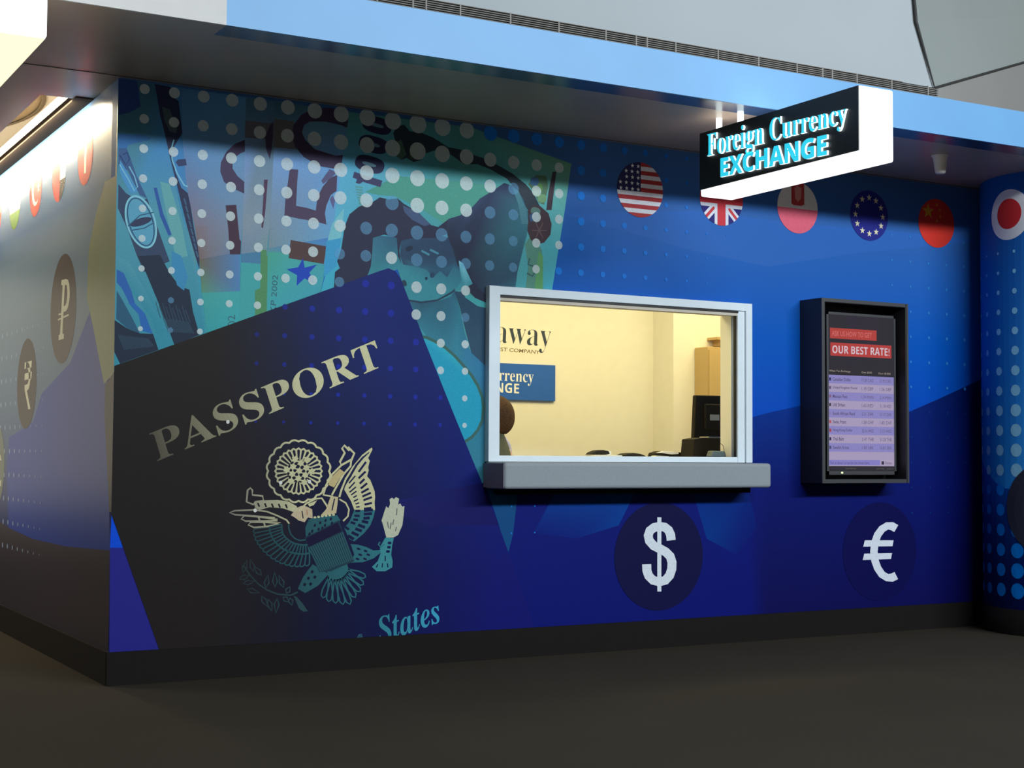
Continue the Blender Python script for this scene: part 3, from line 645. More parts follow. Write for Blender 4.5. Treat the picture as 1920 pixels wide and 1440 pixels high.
# ---- banknotes
# left blue green note
def note(polys, label):
    a = front()
    for pts, rgb, ly in polys:
        a.poly(pts, rgb, ly)
    return a.build('banknote', M_PRINT, wall_front, label)
B1, B2, B3 = (64, 126, 178), (78, 142, 160), (52, 132, 152)
a = front()
a.poly([(222, 147), (640, 207), (612, 500), (600, 552), (213.8, 686), (217.8, 400)], [(60, 110, 160), (60, 110, 160), (66, 150, 170), (62, 152, 160), (54, 136, 152), (64, 130, 170)], 1.6)
a.poly([(222, 147), (290, 157), (310, 260), (340, 400), (366, 490), (385, 628), (213.8, 684), (217.8, 400)], [(56, 98, 122), (56, 98, 122), B1, B2, B2, B3, B3, B2], 2)
a.poly([(222, 147), (257, 152), (264, 200), (240, 212), (222, 216)], (44, 70, 128), 3)
a.poly([(222, 250), (262, 252), (282, 257), (282, 262), (240, 272), (238, 278), (222, 280)], (52, 104, 160), 3)
DK = (52, 66, 92)
a.poly([(222, 345), (236, 362), (262, 378), (276, 372), (300, 440), (318, 490), (270, 510), (256, 478), (240, 432), (221, 390)], DK, 3)
a.poly([(222, 278), (238, 278), (256, 330), (276, 372), (262, 366), (240, 320), (222, 310)], (58, 88, 130), 3)
HT = (34, 44, 62)
a.poly([(258, 480), (300, 478), (318, 512), (337, 537), (355, 543), (362, 585), (374, 628), (327, 647), (300, 575), (273, 510)], HT, 3)
a.poly([(214.9, 600), (240, 617), (262, 625), (287, 626), (297, 656), (225, 682), (214.2, 660)], HT, 3)
a.poly([(219, 545), (228, 560), (250, 600), (262, 625), (240, 617), (218, 598)], (44, 86, 112), 3)
a.poly([(219, 480), (240, 490), (262, 520), (285, 560), (300, 590), (310, 620), (297, 640), (285, 600), (262, 565), (230, 530)], [B2, B2, B3, B3, B3, B3, B3, B3, B3, B3], 2.5)
a.poly([(219, 505), (232, 512), (246, 545), (254, 572), (246, 575), (228, 540), (219, 530)], (44, 92, 160), 4)
a.poly([(240, 567), (252, 568), (272, 588), (286, 626), (266, 620), (260, 590)], (42, 98, 166), 4)
a.poly([(300, 340), (318, 345), (340, 420), (352, 480), (330, 485), (316, 420)], (96, 156, 160), 3)
a.poly([(288, 352), (294, 352), (306, 400), (322, 440), (316, 442), (300, 405)], (44, 84, 150), 4)
a.poly([(322, 470), (340, 480), (352, 520), (345, 545), (332, 535), (322, 500)], (58, 130, 170), 4)
for k in range(26):      # engraved hatching of the dark areas
    x = 292+3.1*k; y0 = 566+0.5*k
    if k % 2 == 0 and x < 352: a.stroke([(x, y0+(6 if k % 4 else 0)), (x+9, y0+30)], 1.3, (50, 74, 92), 4)
    if x < 340: a.stroke([(x+14, y0+30), (x+24, y0+56-0.3*k)], 1.3, (50, 76, 94), 4)
for k in range(19):
    x = 222+3.0*k; a.stroke([(x, 628+0.35*k), (x+12, 656-0.35*k)], 1.3, (50, 74, 92), 4)
def oval(cx, cy, rl, rs, tilt):
    t = math.radians(tilt); return [(cx+rl*math.cos(q)*math.sin(t)+rs*math.sin(q)*math.cos(t), cy+rl*math.cos(q)*math.cos(t)-rs*math.sin(q)*math.sin(t)) for q in [2*math.pi*k/36 for k in range(36)]]
for cx, cy in ((264, 416), (246, 312)):
    if cx > 250:
        a.poly(oval(cx, cy, 50, 24, 17), [(86, 150, 176)]*36, 4)
        a.stroke(oval(cx, cy, 50, 26, 17), 3.0, (128, 186, 200), 5, True); a.stroke(oval(cx, cy, 46, 22, 17), 2.0, (40, 72, 108), 6, True)
        a.poly(oval(cx, cy, 7, 21, 17), (50, 56, 84), 6); a.stroke([(240, 424), (262, 404), (288, 398)], 2.0, (44, 84, 110), 6); a.stroke([(246, 432), (270, 428), (288, 418)], 2.0, (44, 84, 110), 6)
    else:
        a.poly([(225, 300), (236, 318), (250, 345), (258, 360), (246, 362), (232, 340), (224, 320)], (74, 140, 188), 4)
        a.stroke([(224, 290), (236, 310), (243, 298), (238, 286), (230, 290)], 3.0, (40, 66, 112), 5); a.stroke([(224, 308), (240, 335), (252, 358), (258, 350), (252, 330), (242, 312)], 2.2, (120, 176, 200), 5)
a.build('banknote', M_PRINT, wall_front, 'leftmost blue green banknote with oval numerals')

a = front()   # narrow dark scroll edge of the second note
a.poly([(290, 157), (384, 172), (380, 300), (372, 480), (366, 500), (352, 440), (332, 345), (318, 280)], [B1, (58, 104, 150), (70, 130, 176), (84, 140, 150), (84, 140, 150), B2, B1, B1], 3)
a.poly([(290, 157), (320, 163), (322, 180), (335, 190), (338, 215), (342, 250), (338, 256), (322, 282), (328, 320), (340, 352), (352, 362), (357, 385), (364, 430), (374, 478), (374, 505), (366, 480), (352, 430), (342, 390), (330, 340), (320, 300), (310, 255), (300, 215)], (44, 50, 78), 4)
a.poly([(304, 200), (318, 205), (332, 240), (330, 250), (318, 246), (308, 225)], (66, 84, 90), 5)
a.stroke([(326, 262), (321, 280), (323, 300), (332, 325), (345, 347), (352, 350)], 2.5, (120, 178, 200), 5)
a.poly([(329, 304), (334, 299), (348, 298), (350, 310), (335, 312)], (52, 62, 96), 5)
for k in range(8): a.stroke([(345+k*3.2, 372+k*14), (349+k*3.2, 384+k*14)], 3, (64, 92, 118), 5)
a.build('banknote', M_PRINT, wall_front, 'narrow blue banknote with dark scroll edge, second from the corner')

a = front()   # mauve note
a.poly([(340, 166), (462, 183), (460, 300), (455, 420), (450, 472), (374, 486), (366, 430), (350, 350), (342, 260)], [(70, 120, 170), (84, 140, 186), (100, 140, 180), (112, 136, 160), (104, 128, 158), (118, 106, 108), (124, 112, 124), (106, 124, 160), (84, 130, 176)], 5)
a.poly([(374, 486), (450, 472), (450, 546), (378, 549)], [(104, 96, 78), (80, 122, 168), (76, 124, 168), (86, 136, 110)], 6)
a.poly([(378, 549), (450, 546), (448, 604), (388, 626)], [(66, 150, 146), (66, 156, 156), (58, 156, 162), (54, 146, 152)], 6)
a.poly([(366, 424), (390, 424), (388, 480), (374, 486)], [(122, 108, 116), (120, 116, 130), (116, 110, 112), (116, 96, 92)], 6)
PU = (66, 56, 84)
a.poly([(459, 262), (440, 270), (424, 285), (414, 305), (413, 322), (420, 341), (436, 353), (458, 363), (458, 341), (445, 330), (436, 316), (436, 305), (441, 295), (450, 288), (459, 284)], PU, 7)
a.poly([(423, 385), (443, 384), (449, 448), (452, 453), (451, 477), (431, 477), (428, 430)], (66, 46, 62), 7)
letter(a, '02', [(427, 613), (427, 592), (441, 590), (441, 611)], (60, 100, 110), 7)
a.build('banknote', M_PRINT, wall_front, 'mauve banknote with part of a purple 0')

a = front()   # second mauve note, narrow
a.poly([(461, 183), (517, 191), (513, 300), (506, 420), (500, 470), (452, 476), (455, 420), (459, 300)], [(70, 110, 130), (70, 110, 140), (116, 144, 184), (122, 140, 154), (110, 138, 140), (112, 130, 150), (126, 140, 152), (110, 140, 184)], 7)
a.poly([(460, 226), (517, 232), (515, 262), (459, 258)], (96, 96, 108), 8)
a.poly([(452, 476), (500, 470), (490, 500), (452, 492)], (70, 118, 150), 8)
a.poly([(452, 492), (490, 495), (486, 590), (448, 604)], (64, 152, 154), 8)
a.poly([(489, 468), (505, 470), (504, 540), (502, 584), (478, 592), (478, 545), (488, 540)], (78, 130, 88), 9)
a.poly([(512, 228), (506, 235), (497, 256), (499, 280), (506, 299), (509, 282), (512, 255)], PU, 9)
a.poly([(495, 337), (502, 337), (497, 400), (493, 428), (490, 426), (493, 380)], (76, 52, 76), 9)
a.build('banknote', M_PRINT, wall_front, 'narrow mauve banknote slice with a green strip')

a = front()   # note with 50
a.poly([(516, 191), (655, 209), (643, 290), (628, 400), (614, 500), (500, 500), (506, 420), (513, 300)], [(60, 100, 120), (80, 130, 150), (98, 150, 204), (114, 148, 186), (96, 150, 180), (108, 132, 132), (118, 136, 152), (110, 146, 192)], 9)
a.poly([(514, 222), (552, 228), (556, 280), (512, 276)], (96, 98, 100), 10)
a.poly([(556, 456), (616, 446), (614, 500), (500, 480), (500, 466)], [(84, 122, 164), (70, 122, 180), (76, 150, 180), (80, 140, 150), (92, 132, 148)], 10)
a.poly([(502, 472), (545, 474), (612, 498), (596, 548), (500, 583)], [(70, 152, 132), (68, 154, 150), (66, 150, 158), (64, 150, 166), (62, 154, 160)], 10)
a.poly([(655, 212), (620, 202), (590, 203), (565, 215), (550, 235), (547, 255), (553, 275), (570, 295), (600, 312), (630, 317), (640, 316), (645, 290), (630, 292), (610, 286), (590, 280), (572, 262), (566, 248), (570, 235), (580, 228), (610, 228), (640, 235), (651, 240)], PU, 11)
a.poly([(543, 317), (559, 318), (557, 345), (555, 386), (576, 390), (592, 395), (595, 370), (605, 350), (618, 334), (632, 328), (631, 358), (620, 366), (612, 385), (609, 400), (612, 421), (590, 415), (560, 410), (533, 404), (535, 375), (540, 340)], (72, 60, 84), 11)
a.poly([(602, 339), (618, 317), (632, 324), (606, 345)], (84, 82, 116), 11)
a.poly([(623, 366), (628, 376), (625, 392), (618, 374)], (90, 90, 130), 11)
a.poly([(545, 450), (612, 462), (607, 495), (541, 484)], (78, 58, 58), 11)
st = [(568, 484), (571, 502), (594, 496), (580, 511), (590, 532), (571, 522), (556, 536), (557, 516), (537, 505), (559, 501)]
a.poly(st, (30, 66, 168), 12)
letter(a, 'KP 2002', [(506, 585), (511, 515), (521, 516), (517, 587)], (54, 92, 108), 12)
a.build('banknote', M_PRINT, wall_front, 'blue grey banknote with purple 50 and a blue star')

# large teal note with a portrait
L1, L2, L3, L4 = (84, 158, 192), (76, 142, 140), (64, 146, 158), (56, 140, 160)
a = front()
a.poly([(655, 210), (884, 239), (1071, 307), (1058, 400), (1045, 480), (1034, 550), (914, 545), (914, 906), (898, 906), (745, 505), (600, 552), (614, 500), (628, 400), (643, 290)], [L2, L2, (96, 148, 118), (98, 172, 172), (76, 160, 172), (68, 158, 176), L2, (52, 118, 140), (52, 118, 140), L3, (60, 160, 178), (62, 158, 186), (86, 164, 190), L1], 12)
a.poly([(684, 360), (744, 330), (860, 340), (935, 350), (880, 395), (830, 418), (790, 392), (740, 368), (710, 366)], (72, 142, 128), 13)
a.poly([(645, 390), (640, 450), (612, 460), (622, 420)], (112, 176, 186), 13)
a.poly([(612, 452), (640, 446), (630, 500), (606, 520)], (58, 144, 186), 13)
# rotated 1000 numerals
NUM = (44, 46, 78)
def pill(cx, cy, L, W, tilt):
    t = math.radians(tilt); ux, uy = math.cos(t), math.sin(t); pts = []
    for k in range(28):
        q = 2*math.pi*k/28; x = (L/2)*(abs(math.cos(q))**0.75)*math.copysign(1, math.cos(q)); y = (W/2)*(abs(math.sin(q))**0.75)*math.copysign(1, math.sin(q))
        pts.append((cx+x*ux-y*uy, cy+x*uy+y*ux))
    return pts
for cx, cy in ((707, 235), (700, 271), (693, 308)):
    a.poly(pill(cx, cy, 56, 31, 16), NUM, 14); a.poly(pill(cx-1, cy, 27, 6.5, 16), (96, 134, 150), 15)
a.poly([(664, 322), (717, 339), (713, 351), (680, 341), (674, 345), (667, 343), (669, 336), (661, 333)], (58, 58, 92), 14)
for k in range(7): a.stroke([(666+k, 350+k*5), (680, 352+k*5), (674, 358+k*5)], 2.2, (84, 140, 130), 14)
# scroll ornament and blossom on the right
ORN = (46, 56, 66)
a.poly([(737, 250), (744, 237), (758, 234), (768, 246), (790, 249), (812, 258), (840, 276), (862, 280), (885, 290), (905, 296), (930, 308), (960, 325), (985, 345), (1000, 362), (1016, 395), (1022, 410), (1000, 412), (988, 392), (972, 362), (950, 335), (920, 318), (895, 308), (870, 308), (845, 290), (815, 282), (790, 290), (790, 300), (775, 304), (762, 296), (752, 300), (745, 280)], ORN, 13)
a.poly(pill(779, 286, 26, 28, 0), (58, 74, 66), 14); a.stroke(pill(779, 284, 20, 22, 0), 1.6, (92, 112, 86), 15, True); a.stroke(pill(779, 284, 9, 12, 0), 1.6, (86, 104, 80), 15, True)
a.poly([(738, 270), (752, 262), (762, 290), (752, 300), (742, 292)], (72, 100, 88), 14)
a.poly([(1036, 322), (1043, 322), (1034, 394), (1024, 394), (1028, 360)], (66, 56, 66), 14)
a.poly([(990, 345), (1005, 328), (1024, 330), (1028, 350), (1020, 384), (1010, 380), (1000, 360)], (84, 116, 92), 13)
for x, y, r, c in ((1008, 352, 9, (96, 140, 80)), (1016, 372, 8, (110, 150, 110)), (1002, 340, 8, (70, 110, 150)), (1006, 362, 6, (140, 180, 110))): a.poly(pill(x, y, 2*r, 2*r, 0), c, 14)
a.poly([(989, 395), (1000, 384), (1012, 386), (1028, 400), (1034, 420), (1032, 440), (1020, 455), (1008, 458), (995, 450), (988, 432), (990, 415)], (66, 52, 58), 15)
a.poly([(992, 404), (1000, 398), (1010, 404), (1006, 414), (994, 416)], (56, 80, 116), 16); a.poly(pill(1004, 396, 18, 14, 20), (84, 116, 108), 15.5)
for k in range(6):
    q = k*1.05; a.stroke([(1011, 432), (1011+14*math.cos(q), 432+17*math.sin(q))], 2, (92, 76, 78), 16)
a.poly([(984, 458), (996, 440), (1010, 458), (1016, 470), (1014, 545), (985, 542), (990, 500)], (84, 132, 118), 13)
a.poly([(1010, 470), (1018, 480), (1018, 546), (1002, 545), (1006, 500)], (90, 146, 96), 14)
a.stroke([(993, 484), (990, 496), (1002, 500)], 3, (58, 92, 96), 14); a.stroke([(988, 512), (998, 518), (1004, 508)], 3, (58, 92, 96), 14)
a.build('banknote', M_PRINT, wall_front, 'largest teal banknote with rotated 1000 and a portrait')

a = front()   # portrait printed on the teal note
FACE, SHADE, HAIR = (58, 132, 144), (46, 84, 110), (42, 44, 66)
a.poly([(690, 440), (750, 445), (855, 470), (868, 515), (862, 540), (845, 556), (820, 564), (790, 566), (766, 563), (745, 505), (690, 522)], [(56, 104, 128), SHADE, (48, 92, 118), (52, 110, 130), FACE, FACE, FACE, FACE, FACE, FACE, (58, 130, 140)], 14)
a.poly([(752, 448), (815, 438), (862, 452), (866, 480), (868, 510), (850, 500), (838, 520), (825, 508), (812, 520), (800, 506), (780, 500), (756, 496), (750, 480)], [(44, 74, 100), (44, 66, 92), (44, 60, 84), (44, 66, 90), (48, 92, 118), (48, 92, 116), (46, 80, 104), (46, 84, 108), (46, 78, 104), (48, 86, 110), (50, 96, 116), (48, 70, 92), (44, 66, 90)], 15)
a.poly(pill(767, 466, 9, 14, 60), (34, 46, 66), 16); a.poly(pill(799, 522, 5, 6, 0), (26, 58, 80), 16); a.poly(pill(758, 531, 8, 12, -20), (40, 62, 78), 16); a.poly(pill(810, 516, 8, 10, 0), (38, 64, 90), 16)
for q in ((790, 470, 805, 478), (806, 468, 822, 476)): a.stroke([q[:2], q[2:]], 4, (70, 128, 148), 16)
a.poly([(626, 540), (628, 510), (637, 503), (632, 490), (640, 465), (646, 425), (655, 402), (672, 388), (700, 378), (712, 370), (728, 374), (745, 372), (757, 382), (785, 399), (808, 422), (822, 426), (840, 412), (836, 440), (815, 446), (770, 447), (752, 452), (748, 470), (752, 494), (746, 480), (744, 446), (720, 440), (699, 446), (698, 470), (695, 500), (686, 524)], HAIR, 17)
a.poly([(755, 385), (785, 399), (806, 421), (795, 424), (772, 412), (758, 398)], (64, 80, 112), 18)
COAT = (44, 56, 84)
a.poly([(822, 425), (842, 410), (862, 404), (882, 392), (900, 372), (925, 357), (945, 343), (965, 350), (980, 372), (990, 400), (988, 440), (980, 470), (970, 510), (966, 541), (914, 540), (914, 560), (893, 540), (886, 532), (868, 494), (860, 486), (864, 500), (858, 500), (850, 470), (838, 440)], [COAT, COAT, COAT, (46, 62, 92), (46, 62, 92), COAT, COAT, COAT, (54, 96, 116), (56, 110, 124), (58, 110, 122), (54, 100, 112), (50, 80, 100), (52, 96, 112), (46, 64, 84), (46, 64, 84), (40, 44, 64), (40, 44, 64), (40, 44, 64), (40, 44, 62), (40, 50, 70), (40, 50, 70), (38, 44, 62), (38, 44, 62)], 16)
a.poly([(960, 350), (972, 358), (986, 392), (990, 420), (978, 420), (972, 385)], (72, 120, 132), 17)
a.poly([(860, 489), (868, 494), (886, 532), (874, 542), (868, 546), (852, 545), (866, 528), (862, 508)], [(130, 190, 205), (120, 186, 200), FACE, FACE, (110, 180, 190), (60, 140, 150), FACE, (70, 150, 160)], 18)
a.poly([(872, 540), (886, 532), (914, 556), (914, 570), (890, 558)], (42, 46, 64), 18)
a.poly([(868, 546), (878, 553), (893, 560), (914, 569), (914, 578), (895, 574), (872, 558)], (66, 154, 158), 18)
a.poly([(766, 563), (790, 568), (820, 565), (845, 556), (852, 546), (862, 580), (870, 620), (880, 655), (914, 688), (914, 800), (870, 830), (850, 700), (785, 610)], [(48, 96, 118), (46, 84, 104), (48, 94, 114), (50, 100, 122), (46, 88, 112), (50, 116, 136), (50, 112, 136), (50, 112, 146), (48, 110, 150), (44, 104, 134), (46, 112, 134), (52, 126, 146), (52, 116, 136)], 15)
a.poly([(852, 546), (870, 548), (914, 580), (914, 690), (884, 662), (874, 625), (863, 580)], (44, 72, 94), 16)
a.stroke([(764, 563), (790, 567), (820, 563), (846, 549), (853, 543)], 3.5, (44, 62, 82), 17)
circ = [(788, 631), (800, 633), (815, 640), (835, 652), (852, 667), (870, 687), (884, 704), (896, 724), (904, 745), (906, 765), (904, 788), (896, 806), (884, 820), (868, 830)]
a.poly(circ+[(860, 820), (790, 640)], [(50, 160, 178)]*6+[(34, 146, 176)]*10, 17)
a.stroke(circ, 5.5, (58, 96, 90), 18)
a.poly([(908, 900), (940, 1000), (952, 1040), (962, 1000), (970, 930), (970, 905)], (12, 70, 122), 12)
a.poly([(868, 832), (914, 790), (914, 906), (898, 906)], [(46, 120, 140), (46, 112, 140), (52, 118, 140), (52, 124, 144)], 16)
a.build('banknote_portrait', M_PRINT, wall_front, 'dark haired portrait and watermark circle of the teal note')

# ---- passport
g = front()
def pp(px, py): return on_y(px, py)
TLp = Vector((0.0, 0, on_y(215, 686).z))
TR0, TR1, TR2, TR3 = (712, 508), (728, 503), (742, 509), (752, 524)
right_edge = [(796, 640), (850, 775), (908, 916), (940, 1000), (972, 1088), (1000, 1171)]
e0 = on_y(232, 1030); e1 = on_y(299, 1220)
colL, colM, colR = (32, 27, 26), (22, 24, 48), (13, 26, 106)
rows = 9; cols = 14
# cover as a fine grid so the printed tone can run from near black to navy
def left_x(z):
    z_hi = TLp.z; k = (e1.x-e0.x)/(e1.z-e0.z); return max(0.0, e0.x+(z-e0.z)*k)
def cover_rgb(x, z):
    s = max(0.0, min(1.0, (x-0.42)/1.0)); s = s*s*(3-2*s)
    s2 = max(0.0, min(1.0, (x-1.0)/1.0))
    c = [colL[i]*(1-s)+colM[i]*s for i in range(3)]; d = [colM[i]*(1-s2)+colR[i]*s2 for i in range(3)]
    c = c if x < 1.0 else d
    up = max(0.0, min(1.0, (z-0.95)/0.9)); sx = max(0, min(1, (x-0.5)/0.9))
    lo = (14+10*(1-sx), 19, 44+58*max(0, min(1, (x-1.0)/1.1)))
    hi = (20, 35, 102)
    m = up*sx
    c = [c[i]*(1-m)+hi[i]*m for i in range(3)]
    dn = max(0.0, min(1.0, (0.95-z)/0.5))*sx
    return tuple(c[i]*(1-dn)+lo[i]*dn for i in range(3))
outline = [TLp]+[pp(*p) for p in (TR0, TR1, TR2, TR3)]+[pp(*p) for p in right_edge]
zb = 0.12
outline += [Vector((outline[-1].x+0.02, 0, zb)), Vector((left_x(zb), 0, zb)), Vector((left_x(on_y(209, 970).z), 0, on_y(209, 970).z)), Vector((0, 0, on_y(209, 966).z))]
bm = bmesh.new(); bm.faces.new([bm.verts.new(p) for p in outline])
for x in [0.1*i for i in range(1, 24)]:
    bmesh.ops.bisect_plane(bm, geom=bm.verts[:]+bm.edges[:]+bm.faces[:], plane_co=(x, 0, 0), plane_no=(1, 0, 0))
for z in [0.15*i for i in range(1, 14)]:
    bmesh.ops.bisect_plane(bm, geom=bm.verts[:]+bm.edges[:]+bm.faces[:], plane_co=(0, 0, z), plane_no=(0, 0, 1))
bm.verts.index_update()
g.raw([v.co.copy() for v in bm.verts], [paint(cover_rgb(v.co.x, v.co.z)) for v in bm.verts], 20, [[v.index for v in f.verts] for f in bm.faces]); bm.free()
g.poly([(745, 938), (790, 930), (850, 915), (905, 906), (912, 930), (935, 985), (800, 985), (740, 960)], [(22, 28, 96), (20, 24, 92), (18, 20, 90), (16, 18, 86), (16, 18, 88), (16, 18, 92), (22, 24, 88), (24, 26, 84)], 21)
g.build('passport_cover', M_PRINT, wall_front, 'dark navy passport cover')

def gold(u, v=0):
    s = max(0, min(1, u/0.66)); s = s**0.9
    return (78+116*s, 73+116*s, 62+88*s)
g = front()
letter(g, '𝐏𝐀𝐒𝐒𝐏𝐎𝐑𝐓', [(279, 812), (702, 637), (719, 687), (295, 866)], gold, 24)
g.build('passport_title', M_PRINT, wall_front, 'gold letters PASSPORT')
g = front()
letter(g, '𝑺𝒕𝒂𝒕𝒆𝒔', [(702, 1160), (818, 1120), (828, 1166), (712, 1208)], lambda u, v: (48+10*u, 120+36*u, 136+54*u), 24)
g.poly([(668, 1197), (672, 1189), (678, 1188), (680, 1196)], (40, 76, 96), 24)
g.build('passport_lettering', M_PRINT, wall_front, 'teal italic word States')

# ---- crest on the passport
g = front(); CL = 24
def gd(x, y):
    s = max(0, min(1, (x-430)/140)); return (120+72*s, 118+69*s, 108+38*s)
def tl(x, y):
    s = max(0, min(1, (x-440)/300)); return (30+18*s, 54+62*s, 60+66*s)
def dk(x, y):
    p = on_y(x, y); return cover_rgb(p.x, p.z)
def fill(pts, fn, ly=CL): g.poly(pts, [fn(*p) for p in pts], ly)
cx, cy = 559.5, 883.5
ring = []
for k in range(160):
    q = 2*math.pi*k/160; s = abs(math.sin(q*10)); ring.append((cx+(57+3.2*s)*math.cos(q), cy+(55.5+3.2*s)*math.sin(q)))
g.stroke(ring, 3.6, gd, CL, True)
rng2 = [(cx+(41 if k % 2 else 44)*math.cos(2*math.pi*k/56), cy+(40 if k % 2 else 43)*math.sin(2*math.pi*k/56)) for k in range(56)]
g.stroke(rng2, 3.8, gd, CL, True)
for k in range(28):
    q = 2*math.pi*(k+0.5)/28; g.stroke([(cx+22*math.cos(q), cy+21*math.sin(q)), (cx+40*math.cos(q), cy+39*math.sin(q))], [2.0, 3.6], gd, CL+1)
for X, Y in ((1380, 560), (1240, 625), (1480, 645), (1350, 700), (1225, 755), (1460, 775), (1335, 835), (1275, 495), (1490, 495), (1130, 680), (1570, 715), (1205, 885), (1440, 905)):
    g.poly(star(420+X/9.6, 810+Y/9.6, 7.6, -90+10, 0.62, 6), [gd(0 if 0 else 560, 0)]*12, CL+2)
# ribbon on the left
g.stroke([(478, 941), (475, 946), (462, 941), (464, 919), (469, 915), (473, 919), (473, 928), (492, 930), (494, 939), (478, 941)], 3.4, gd, CL)
fill([(476, 942), (495, 938), (520, 937.5), (540, 940), (556, 949), (557, 957), (550, 960), (530, 953), (505, 951), (487, 956), (478, 953)], gd)
for k in range(5): g.stroke([(483+k*13, 943+0.6*k), (486+k*13, 950+0.7*k)], 3.2, dk, CL+1)
# left wing: long gold feathers, then the teal fan
g.stroke([(515, 971), (470, 967), (440, 965), (430, 961), (440, 957.5), (475, 956), (500, 959), (520, 967), (537, 975), (542, 982)], 3.0, gd, CL)
g.stroke([(520, 974), (484, 969), (458, 967), (452, 973), (460, 977), (487, 977), (520, 976)], 3.0, gd, CL); g.stroke([(484, 969), (487, 977)], 3, gd, CL)
g.stroke([(526, 981), (495, 979), (470, 979), (465, 984), (476, 989), (500, 987), (526, 982)], 3.0, gd, CL); g.stroke([(494, 979), (497, 987)], 3, gd, CL)
inn = [(528, 983), (528, 992), (530, 1001), (536, 1009), (544, 1015), (552, 1019), (561, 1021), (569, 1022), (577, 1021)]
mid = [(505, 988), (506, 999), (511, 1010), (519, 1020), (530, 1029), (543, 1035), (556, 1038), (568, 1039), (580, 1037)]
out_ = [(477, 992), (479, 1006), (486, 1020), (497, 1033), (511, 1045), (527, 1054), (545, 1059), (563, 1060), (580, 1057)]
def samp(P_, t):
    f = t*(len(P_)-1); i = min(int(f), len(P_)-2); f -= i; return (P_[i][0]*(1-f)+P_[i+1][0]*f, P_[i][1]*(1-f)+P_[i+1][1]*f)
for P_ in (inn, mid): g.stroke(P_, 3.2, tl, CL)
sc_ = []
for k in range(91):
    x, y = samp(out_, k/90); nx, ny = samp(mid, k/90); d = math.hypot(x-nx, y-ny); s = abs(math.sin(k/90*math.pi*15))*3; sc_.append((x+(x-nx)/d*s, y+(y-ny)/d*s))
g.stroke(sc_, 2.6, tl, CL)
for k in range(16):
    t_ = k/15; g.stroke([samp(inn, t_), samp(mid, t_)], 2.6, tl, CL); g.stroke([samp(mid, t_), samp(out_, t_)], 2.6, tl, CL)
g.stroke([(541, 982), (541, 990), (545, 1002), (553, 1010), (562, 1013.5), (572, 1012)], 2.6, tl, CL)
# chest, neck, head
fill([(578, 975), (588, 970), (610, 967), (632, 966), (638, 976), (573, 1006), (572, 990)], tl)
for X, Y in ((590, 985), (600, 980), (610, 976), (620, 973), (585, 996), (597, 992), (609, 985), (622, 981), (580, 1001), (604, 990)): g.poly(pill(X, Y, 4, 6, 20), [dk(X, Y)]*28, CL+1)
fill([(556, 952), (566, 948), (576, 950), (585, 955), (586, 972), (577, 970), (571, 979), (560, 976), (552, 970), (545, 966)], lambda x, y: (186, 168, 138))
g.stroke([(566, 958), (568, 972)], 2, dk, CL+1); g.stroke([(575, 956), (576, 966)], 2, lambda x, y: (170, 120, 100), CL+1)
g.stroke([(560, 958), (574, 944), (592, 935), (603, 934), (611, 946), (619, 960)], 3.2, gd, CL)
fill([(577, 945), (594, 938), (588, 947), (580, 950)], gd)
fill([(620, 930), (634, 932), (632, 948), (630, 962), (606, 967), (601, 966), (611, 955)], lambda x, y: (188, 172, 136)); g.stroke([(627, 935), (622, 957)], 2.4, dk, CL+1)
g.stroke([(636, 936), (648, 943), (654, 955), (652, 968), (643, 977)], 3.0, gd, CL)
for k in range(6): g.poly(pill(590+k*7, 970-k*1.0, 5, 4, 0), [gd(600, 0)]*28, CL+1)
# banner on the right
g.stroke([(655, 845), (645, 835), (641, 841), (646, 849), (637, 866), (640, 872), (658, 862)], 4.0, gd, CL); g.stroke([(652, 838), (664, 850), (658, 864)], 4.0, gd, CL)
g.stroke([(640, 872), (622, 890), (611, 910), (606, 928), (624, 931)], 3.6, gd, CL); g.stroke([(658, 864), (657, 874), (644, 889), (632, 910), (622, 928)], 3.6, gd, CL)
fill([(637, 879), (620, 896), (613, 908), (626, 914), (636, 898), (646, 886)], lambda x, y: (184, 166, 120))
# right wing
fill([(697, 839), (698, 843), (690, 859), (693, 864), (690, 876), (691, 882), (688, 893), (694, 900), (698, 910), (702, 921), (703, 932), (702, 944), (703, 956), (664, 956), (658, 940), (645, 918), (648, 908), (655, 896), (664, 878), (676, 858)], gd)
g.stroke([(697, 841), (680, 854), (662, 876), (648, 898), (640, 918), (636, 932)], 3.6, gd, CL)
for q in ([(692, 848), (680, 858), (668, 872), (656, 893), (646, 911)], ): g.stroke(q, [1.5, 3.5, 4.2, 4.2, 2], dk, CL+1)
for (x0, y0), (x1, y1) in (((686, 866), (672, 885)), ((685, 884), (672, 897)), ((683, 898), (674, 907)), ((688, 906), (676, 916)), ((691, 916), (677, 924)), ((695, 924), (679, 931)), ((697, 932), (681, 938)), ((697, 943), (683, 946)), ((696, 952), (682, 954))): g.stroke([(x0, y0), (x1, y1)], 4.0, dk, CL+1)
for (x0, y0), (x1, y1) in (((666, 892), (654, 906)), ((665, 904), (654, 916)), ((667, 913), (655, 923)), ((668, 921), (658, 928)), ((669, 929), (662, 933)), ((671, 936), (663, 940)), ((673, 943), (666, 945)), ((674, 950), (667, 951))): g.stroke([(x0, y0), (x1, y1)], 2.6, dk, CL+1)
fill([(664, 956), (703, 956), (700, 970), (694, 985), (682, 1000), (664, 1015), (655, 1011), (645, 990), (655, 978)], tl)
for (x0, y0), (x1, y1) in (((699, 956), (682, 957)), ((697, 963), (682, 964)), ((693, 971), (681, 972)), ((690, 980), (678, 977)), ((684, 989), (671, 984)), ((678, 996), (666, 991)), ((672, 1004), (659, 998)), ((663, 1011), (652, 1004))): g.stroke([(x0, y0), (x1, y1)], 5.4, dk, CL+1)
